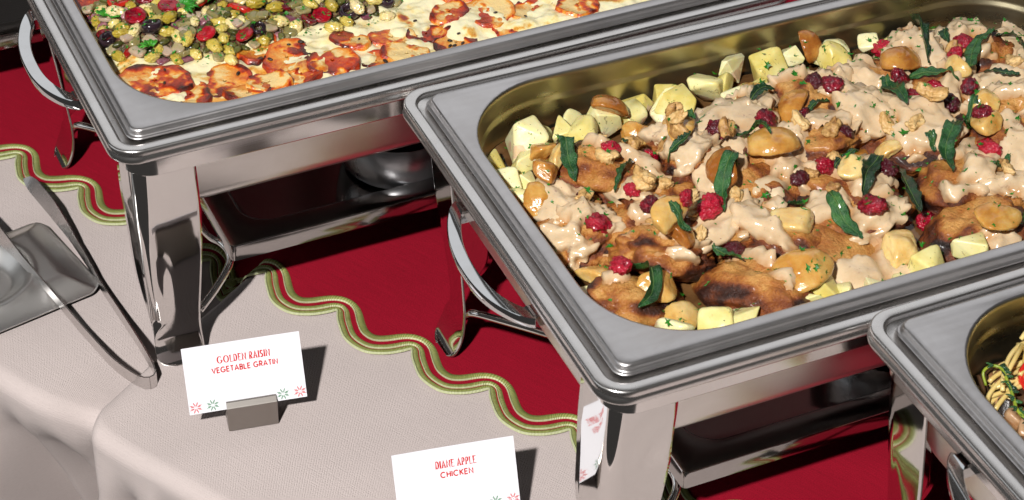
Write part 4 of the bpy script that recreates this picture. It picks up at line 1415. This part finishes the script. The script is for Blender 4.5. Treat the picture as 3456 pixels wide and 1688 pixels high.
for n, (x, y, r) in enumerate(SLICE):
    nr, na = 20, 64
    v, br = [(0, 0, .0022)], [.1]
    a0 = rng.uniform(0, 6.28)
    for i in range(1, nr + 1):
        for j in range(na):
            a = 2 * PI * j / na
            e = 1 + .10 * math.sin(2 * a + a0) + .05 * math.sin(5 * a + 2 * a0) + .03 * math.sin(11 * a + a0)
            f = i / nr
            z = .0006 + .0009 * f ** 3 * (1 + 1.6 * math.sin(2 * a + a0)) - (.005 if i == nr else 0)
            v.append((r / 1000 * f * e * math.cos(a), r / 1000 * f * e * math.sin(a) * .88, z))
            br.append(.22 + .42 * f ** 3.0 * (.6 + .5 * math.sin(a * 2 + a0 * 3)) + (.16 if .8 < f < .99 else 0))
    v = np.array(v)
    q = v + np.array([x, y, n * 7]) / 1000
    v[:, 2] += .0012 * fbm(q, 60, 81 + n, 3) + .0009 * sstep(-.02, .55, fbm(q, 62, 90 + n, 4, .6))
    f = [(0, 1 + j, 1 + (j + 1) % na) for j in range(na)]
    f += [(1 + a, 1 + b, 1 + c, 1 + d) for a, d, c, b in grid_faces(nr, na, wrap=True)]
    f = [t[::-1] if len(t) == 4 else t for t in f]
    o = obj('vegetable_slice', v, f, M['slice'])
    attr(o, 'brown', np.clip(np.array(br) * .8 + .05 + .62 * sstep(-.02, .55, fbm(q, 62, 90 + n, 4, .6)) - .06, 0, 1.1))
    w = dish_world(1, np.array([(x / 1000, y / 1000, 0)]))[0]
    z, nrm = gp.top(w[0], w[1], H - .01)
    o.matrix_basis = Matrix.Translation((w[0], w[1], z - .0002)) @ Matrix.Rotation(rng.uniform(-.06, .06), 4, 'X') @ Matrix.Rotation(rng.uniform(-.06, .06), 4, 'Y') @ Matrix.Rotation(rng.uniform(0, 6), 4, 'Z')
    tag(o, '', 'vegetable slice', 'roasted vegetable slices baked into the gratin')
    gp.add(o)
    items.append((o, x, y, 'large charred orange vegetable slice' if r > 20 else 'small browned orange vegetable slice'))
number(items, 'slice', 'gratin slices', 1)

TOP = [(20,187),(19,151),(17,126),(24,113),(42,108),(55,98),(73,94),(90,88),(103,80),(126,90),(145,88),(163,97),(182,95),(208,92),(231,95),(245,103),(261,131),(268,169),(262,215),(150,250),(75,240),(52,215),(42,192)]
def in_poly(x, y, poly=TOP):
    c = False
    j = len(poly) - 1
    for i in range(len(poly)):
        xi, yi = poly[i]; xj, yj = poly[j]
        if (yi > y) != (yj > y) and x < (xj - xi) * (y - yi) / (yj - yi) + xi:
            c = not c
        j = i
    return c
def edge_dist(x, y, poly=TOP):
    best = 1e9
    for i in range(len(poly)):
        a, b = np.array(poly[i - 1], float), np.array(poly[i], float)
        t = np.clip(((np.array([x, y]) - a) @ (b - a)) / ((b - a) @ (b - a)), 0, 1)
        best = min(best, np.linalg.norm(a + t * (b - a) - (x, y)))
    return best

def raisin_fn(seed):
    r = np.random.default_rng(seed)
    el = r.uniform(1.0, 1.9)
    def fn(n):
        w = np.abs(noise(n * np.array([.5, 2.0, 2.0]), 2.4, seed)) * .30 + .11 * noise(n, 4.2, seed + 2)
        return n * (1.02 - w + .08 * noise(n, 1.1, seed + 3))[:, None] * np.array([.5 * el ** .5, .46 / el ** .3, .42 / el ** .3])
    return fn
def disc_fn(seed, thick=.13):
    def fn(n):
        P = np.sign(n) * np.abs(n) ** np.array([1, 1, .55])
        rr = np.hypot(n[:, 0], n[:, 1])
        P = P * np.array([.5, .44, thick]) * (1 + .10 * noise(n, 1.6, seed))[:, None]
        P[:, 2] -= .07 * np.exp(-(rr / .45) ** 2) * np.sign(n[:, 2]) * 1.0
        P[:, 2] += .02 * noise(n, 6, seed + 2)
        return P
    return fn
def dice_fn(seed):
    def fn(n):
        q = np.sign(n) * np.abs(n) ** .5
        P = q * np.array([.5, .36, .17]) * (1 + .14 * noise(n, 1.4, seed))[:, None]
        P[:, 2] += .22 * P[:, 0] ** 2 * (1 if seed % 2 else -1)
        return P
    return fn
def strip_fn(seed):
    def fn(n):
        q = np.sign(n) * np.abs(n) ** .6
        P = q * np.array([.62, .22, .13]) * (1 + .10 * noise(n, 1.8, seed))[:, None]
        P[:, 2] -= .35 * P[:, 0] ** 2
        return P
    return fn
RAIM = [blob_mesh('golden_raisin', 4, raisin_fn(200 + 5 * k), M['raisin']) for k in range(9)]
CHEM = [blob_mesh('cherry_slice', 4, disc_fn(260 + k, .15), M['cherry']) for k in range(3)]
CHEB = [blob_mesh('cherry_piece', 4, raisin_fn(300), M['cherry'])]
PEPM = [blob_mesh('pepper_strip', 3, strip_fn(310 + k), M['pepper']) for k in range(3)]
ONIM = [blob_mesh('onion_piece', 3, dice_fn(330 + k), M['onion']) for k in range(4)]
PURM = [blob_mesh('purple_onion_piece', 3, dice_fn(350 + k), M['onionp']) for k in range(2)]
CAPM = [blob_mesh('caper', 3, raisin_fn(360), M['caper'])]
def olive_mesh(seed):
    n, m = 36, 14
    v = []
    for i in range(n):
        a = 2 * PI * i / n
        for j in range(m):
            b = 2 * PI * j / m
            r = .35 + .14 * math.cos(b)
            v.append((r * math.cos(a), r * math.sin(a) * .92, .20 * math.sin(b) + .02 * math.sin(3 * a + seed)))
    f = []
    for i in range(n):
        for j in range(m):
            a, b = i * m + j, i * m + (j + 1) % m
            c, d = ((i + 1) % n) * m + (j + 1) % m, ((i + 1) % n) * m + j
            f.append((a, d, c, b))
    me = bpy.data.meshes.new('olive_ring')
    me.from_pydata(v, [], f)
    me.polygons.foreach_set('use_smooth', [True] * len(f))
    me.materials.append(M['olive'])
    return me
OLVM = [olive_mesh(k) for k in range(3)]

# a wet bed of finely chopped herbs and onion under the topping
n = 120
gx, gy = np.meshgrid(np.linspace(10, 275, n), np.linspace(76, 258, n))
hd = np.array([edge_dist(a, b) if in_poly(a, b) else -edge_dist(a, b) for a, b in zip(gx.ravel(), gy.ravel())])
qb = np.column_stack([gx.ravel(), gy.ravel(), 0 * hd]) / 1000
hb = sstep(-3, 22, hd + 5 * noise(qb, 90, 400))
zb = H - .011 + .0125 * hb + .0032 * fbm(qb, 120, 401, 3) * sstep(0, .4, hb)
keep = (hb > .02).reshape(n, n)
fb = [f for f in grid_faces(n, n) if all(keep.ravel()[i] for i in f)]
bed = obj('herb_relish', dish_world(1, np.column_stack([qb[:, :2], zb])), fb, m_var('herb_relish', [(.25, (.012, .014, .005)), (.42, (.05, .05, .012)), (.52, (.13, .05, .035)), (.62, (.20, .16, .06)), (.8, (.34, .29, .14))], 190, .2, .1, .002, (260, .9, .003), 0, (420, .68, (.10, .004, .012)), .3, detail=6))
bed['kind'] = 'stuff'
tag(bed, 'wet chopped relish of herbs and onion under the raisins', 'relish')
gp.add(bed)

def put(kind, me, x, y, s, **kw):
    return lay(1, gp, kind, me, x, y, s, **kw)
spots = []
def free(x, y, r):
    for a, b, c in spots:
        if (a - x) ** 2 + (b - y) ** 2 < (r + c) ** 2: return False
    return True
CHERRY = [(50,146,17,0),(78,152,17,0),(66,174,16,0),(25,145,12,1),(35,118,11,2),(107,150,17,2),(42,184,14,2),(14,151,10,2),(47,173,14,2),(93,107,16,0),(121,99,15,0),(128,132,14,2),(138,127,13,2),(175,104,14,0),(186,104,14,0),(161,122,14,0),(99,168,12,0)]
tops = {'cherry': [], 'pepper': [], 'olive': [], 'raisin': []}
late = []
for n, (x, y, s, k) in enumerate(CHERRY):
    late.append(('cherry' if k != 2 else 'pepper', x, y, s, k, n)); spots.append((x, y, s * .42))
OLIVE = [(57,128,18),(24,136,15),(82,177,20),(121,157,18),(207,100,17),(173,140,16),(133,102,13),(241,108,14),(89,168,14),(150,170,17),(200,150,16)]
for n, (x, y, s) in enumerate(OLIVE):
    late.append(('olive', x, y, s, 0, n)); spots.append((x, y, s * .42))
RAIS = [(66,97),(103,80),(49,104),(34,133),(52,166),(97,159),(189,119),(201,91),(212,95),(231,107),(235,90),(175,127),(140,126),(154,120),(108,120),(73,114),(99,144),(80,95),(45,132),(39,162),(152,105),(189,87),(196,109)]
for x, y in RAIS:
    spots.append((x, y, 5.0)); late.append(('raisin', x, y, rng.uniform(10.5, 13.2), 0, 1))
r2 = np.random.default_rng(5)
tries = 0
while tries < 9000 and len([l for l in late if l[0] == 'raisin']) < 185:
    tries += 1
    x, y = r2.uniform(14, 266), r2.uniform(80, 250)
    if in_poly(x, y) and edge_dist(x, y) > 2 and free(x, y, 3.6):
        spots.append((x, y, 4.1)); late.append(('raisin', x, y, r2.uniform(9.5, 13), 0, 0))
small = []
tries = 0
while tries < 12000 and len(small) < 330:
    tries += 1
    x, y = r2.uniform(14, 266), r2.uniform(78, 250)
    if in_poly(x, y) and edge_dist(x, y) > 1 and free(x, y, 1.3):
        k = r2.choice(['onion', 'onion', 'onion', 'purple', 'caper', 'caper'])
        spots.append((x, y, 2.2)); small.append((k, x, y))
for n, (k, x, y) in enumerate(small):
    if k == 'onion':
        o = put('onion_piece', ONIM[n % 4], x, y, r2.uniform(9, 13.5), sink=.15, align=.5, cat='onion', group='soft translucent onion pieces in the topping')
        o['label'] = 'soft translucent onion piece flecked with herbs in the raisin topping'
    elif k == 'purple':
        o = put('purple_onion_piece', PURM[n % 2], x, y, r2.uniform(8, 11), sink=.15, align=.5, cat='onion', group='purple onion pieces in the topping')
        o['label'] = 'soft purple red onion piece in the raisin topping'
    else:
        o = put('caper', CAPM[0], x, y, r2.uniform(6, 7.5), sink=.1, align=.2, cat='caper', group='dark green capers in the topping')
        o['label'] = 'small round dark green caper in the raisin topping'
lists = {'cherry': [], 'pepper': [], 'olive': [], 'raisin': []}
for k, x, y, s, v, n in late:
    if k == 'cherry':
        me = CHEB[0] if v == 1 else CHEM[n % 3]
        o = put('cherry_slice', me, x, y, s * 1.05, sink=.0, align=.25, flat=1, cat='cherry', group='red cherry slices in the topping')
        if v == 0:
            o.matrix_basis = o.matrix_basis @ Matrix.Rotation(.35, 4, 'X')
        lists[k].append((o, x, y, 'glossy whole red cherry' if v == 1 else 'round deep red cherry slice'))
    elif k == 'pepper':
        o = put('pepper_strip', PEPM[n % 3], x, y, s * 1.1, sink=.05, align=.4, cat='pepper', group='red pepper strips in the topping')
        lists[k].append((o, x, y, 'bright red pepper strip'))
    elif k == 'olive':
        o = put('olive_ring', OLVM[n % 3], x, y, s, sink=.05, align=.5, flat=1.1, cat='olive', group='black olive rings in the topping')
        lists[k].append((o, x, y, 'shiny black olive ring'))
    else:
        vi = int(r2.integers(9))
        o = put('golden_raisin', RAIM[vi], x, y, s, sink=.06, align=.3, cat='raisin', group='golden raisins heaped on the gratin')
        if n == 1:
            lists['raisin'].append((o, x, y, 'golden raisin at heap edge' if edge_dist(x, y) < 9 else 'big golden raisin inside heap'))
        else:
            o['label'] = ('round' if vi in (0, 2, 5, 7) else 'oblong') + (' plump' if s > 12.5 else ' small shrivelled') + ' golden raisin flecked with herbs inside the heap on the gratin'
for k, nm in (('cherry', 'cherries'), ('pepper', 'pepper strips'), ('olive', 'olive rings'), ('raisin', 'outer raisins')):
    number(lists[k], k, nm, 1)
flecks('chopped_herbs', 1, gp, 2100, (12, 78, 268, 252), .0036, 'dark and bright green chopped herbs over the raisin topping', lambda x, y: in_poly(x, y) or edge_dist(x, y) < 7)
pc = []
for n in range(26):
    x, y = r2.uniform(25, 400), r2.uniform(25, 95)
    if in_poly(x, y): continue
    o = lay(1, gp, 'peppercorn', CAPM[0], x, y, r2.uniform(2.0, 4.2), sink=.15, align=0, cat='peppercorn', group='peppercorns on the gratin', add=False)
    if not pc:
        pm = CAPM[0].copy(); pm.materials.clear(); pm.materials.append(M['pepc']); pc.append(pm)
    o.data = pc[0]
    o['label'] = 'tiny black peppercorn on the browned cheese of the gratin'

# parsley sprigs on the topping
for n, (x, y, s) in enumerate([(85,141,15),(31,159,13),(50,107,10)]):
    w = dish_world(1, np.array([(x / 1000, y / 1000, 0)]))[0]
    z, _ = gp.top(w[0], w[1], H)
    V, F = [], []
    for lobe in range(5):
        a = -1.2 + lobe * .6 + n
        for sub in (-.35, 0, .35):
            aa = a + sub * .7
            L = s / 1000 * (.62 if sub else .8)
            b = len(V)
            bx, by = math.cos(a) * s / 1000 * .18, math.sin(a) * s / 1000 * .18
            wd = s / 1000 * .11
            for t, ww, hz in ((0, .3, .001), (.4, 1, .003), (.75, .9, .0035), (1, .1, .002)):
                for sg in (-1, 1):
                    V.append((w[0] + bx + math.cos(aa) * L * t - math.sin(aa) * wd * ww * sg, w[1] + by + math.sin(aa) * L * t + math.cos(aa) * wd * ww * sg, z + hz + .0016 + .0003 * lobe))
            F += [(b, b + 2, b + 3, b + 1), (b + 2, b + 4, b + 5, b + 3), (b + 4, b + 6, b + 7, b + 5)]
    o = obj('parsley_sprig', V, F, M['parsley'])
    md = o.modifiers.new('thickness', 'SOLIDIFY'); md.thickness = .0003
    tag(o, ['bright green parsley sprig among red cherry slices on the gratin', 'bright green parsley sprig near the left rim of the gratin', 'small dark parsley sprig beside the olive ring nearest the corner'][n], 'parsley', 'parsley sprigs on the gratin')

# ------------------------------------------------------------------ pasta in the front corner dish
pp = Pile(3)
Pp, Fp = pan_sheet(3, lambda x, y: H - .040 + .006 * fbm(np.stack([x, y, 0 * x], 1), 40, 9), .022, 60, 40)
base = obj('mushroom_ragout', dish_world(3, Pp), Fp, M['mushd'])
base['kind'] = 'stuff'
tag(base, 'dark mushroom sauce under the pasta', 'sauce')
pp.add(base)
V, F, nb = [], [], 0
r3 = np.random.default_rng(12)
made = 0
while made < 90:
    px, py = r3.uniform(.062, .17), r3.uniform(.262, .290)
    a = r3.uniform(-.3, 1.5); kap = r3.choice([-1, 1]) * r3.uniform(8, 24); L = r3.uniform(.03, .075)
    ss = np.linspace(-L / 2, L / 2, 22)
    th = a + kap * ss
    st = L / 21
    P = np.column_stack([px + np.cumsum(np.cos(th)) * st, py + np.cumsum(np.sin(th)) * st, H - .034 + .020 * r3.random() + .006 * np.sin(np.linspace(0, PI, 22))])
    P[:, :2] -= P[11, :2] - np.array([px, py])
    c0 = np.array([.094, .230])          # stay inside the rounded corner of the pan
    d = P[:, :2] - c0
    rr = np.hypot(d[:, 0], d[:, 1])
    m = (d[:, 0] < 0) & (d[:, 1] > 0) & (rr > .066)
    P[m, :2] = c0 + d[m] * (.066 / rr[m])[:, None]
    P[:, 1] = np.minimum(P[:, 1], .296); P[:, 0] = np.maximum(P[:, 0], .028)
    for k in range(3):
        P[1:-1] = (P[:-2] + 2 * P[1:-1] + P[2:]) / 4
    v, f = tube(dish_world(3, P), .0016, 8)
    made += 1
    if made <= 45:
        o = obj('spaghetti_strand', v, f, M['pasta'])
        tag(o, 'long pale yellow strand in the tangle of spaghetti at bottom right', 'spaghetti', 'strands of spaghetti in the corner dish')
    else:
        V.append(v); F += [tuple(i + nb for i in t) for t in f]; nb += len(v)
o = obj('spaghetti_tangle', np.vstack(V), F, M['pasta'])
o['kind'] = 'stuff'
tag(o, 'tangle of pale yellow spaghetti in the corner dish', 'spaghetti')
pp.add(o)
MUM = [blob_mesh('mushroom_piece', 3, dice_fn(500 + k), M['mush']) for k in range(4)] + [blob_mesh('mushroom_piece', 3, dice_fn(510 + k), M['mushd']) for k in range(3)]
items = []
for n, (x, y, s) in enumerate([(53,264,19),(52,250,22),(59,281,16),(69,280,17),(44,284,15),(36,262,14),(62,263,18),(40,246,16),(66,245,20),(50,235,20),(42,225,16),(75,255,18),(38,274,14),(60,228,18),(48,215,17),(72,235,18),(55,205,18),(36,240,14),(80,270,17),(46,257,13)]):
    o = lay(3, pp, 'mushroom_piece', MUM[n % 7], x, y, s, sink=.0, align=.4, zfix=H - .022 + r3.uniform(-.003, .003), cat='mushroom', group='mushroom pieces in the corner dish')
    o.matrix_basis = o.matrix_basis @ Matrix.Rotation(r3.uniform(-.8, .8), 4, 'X') @ Matrix.Rotation(r3.uniform(-.5, .5), 4, 'Y')
    items.append((o, x, y, 'sauteed brown mushroom piece' if n % 7 < 4 else 'nearly black mushroom piece'))
number(items, 'mushroom', 'mushroom pieces', 3)
# halved cherry tomato, cut face towards the camera
tm = empty('cherry_tomato', dish_world(3, np.array([(.0735, .2635, H - .016)]))[0], 0, 'halved red cherry tomato at the right edge of the photo', 'tomato')
tm.rotation_euler = (.75, -.25, .3)
v, f = ico(4)
P = v.copy(); P[:, 2] = np.where(P[:, 2] > 0, P[:, 2] * .03, P[:, 2])
obj('skin', P * np.array([.0135, .0115, .0115]), f, M['tomato'], tm)
nA = 48
cv = [(0, 0, .0009)] + [(.0108 * math.cos(2 * PI * k / nA) * s, .0090 * math.sin(2 * PI * k / nA) * s, .0009 + (.0003 if s < 1 else -.0006)) for s in (.5, 1) for k in range(nA)]
cf = [(0, 1 + k, 1 + (k + 1) % nA) for k in range(nA)] + [(1 + k, 1 + nA + k, 1 + nA + (k + 1) % nA, 1 + (k + 1) % nA) for k in range(nA)]
obj('flesh', cv, cf, M['tomin'], tm)
for k in range(7):
    a = k * .9
    sv, sf = ico(2)
    obj('seed', sv * np.array([.0017, .0010, .0007]) + np.array([.0062 * math.cos(a), .0048 * math.sin(a), .0013]), sf, M['pasta'], tm)
# thyme sprig
P = spline([(a / 1000, b / 1000, H + c / 1000) for a, b, c in ((40,271,-19),(41,277,-13),(48,278,-11),(52,273,-11),(49,262,-12),(44,248,-13),(41,240,-14),(43,229,-16))], 50)
P = dish_world(3, P)
th = empty('thyme_sprig', P[0], 0, 'yellow green thyme sprig hooked over the mushrooms at bottom right', 'thyme')
v, f = tube(P - P[0], np.linspace(.0009, .0012, 50), 8)
obj('stem', v, f, M['thyme'], th)
for k in range(12, 50, 3):
    for sg in (-1, 1):
        sv, sf = ico(2)
        a = r3.uniform(0, 3)
        R = np.array(Matrix.Rotation(a, 3, 'Z') @ Matrix.Rotation(.4 * sg, 3, 'X'))
        obj('leaf', (sv * np.array([.0030, .0013, .0006])) @ R.T + P[k] - P[0] + np.array([.0022 * sg * math.cos(a), .0022 * sg * math.sin(a), .0005]), sf, M['sage'], th)
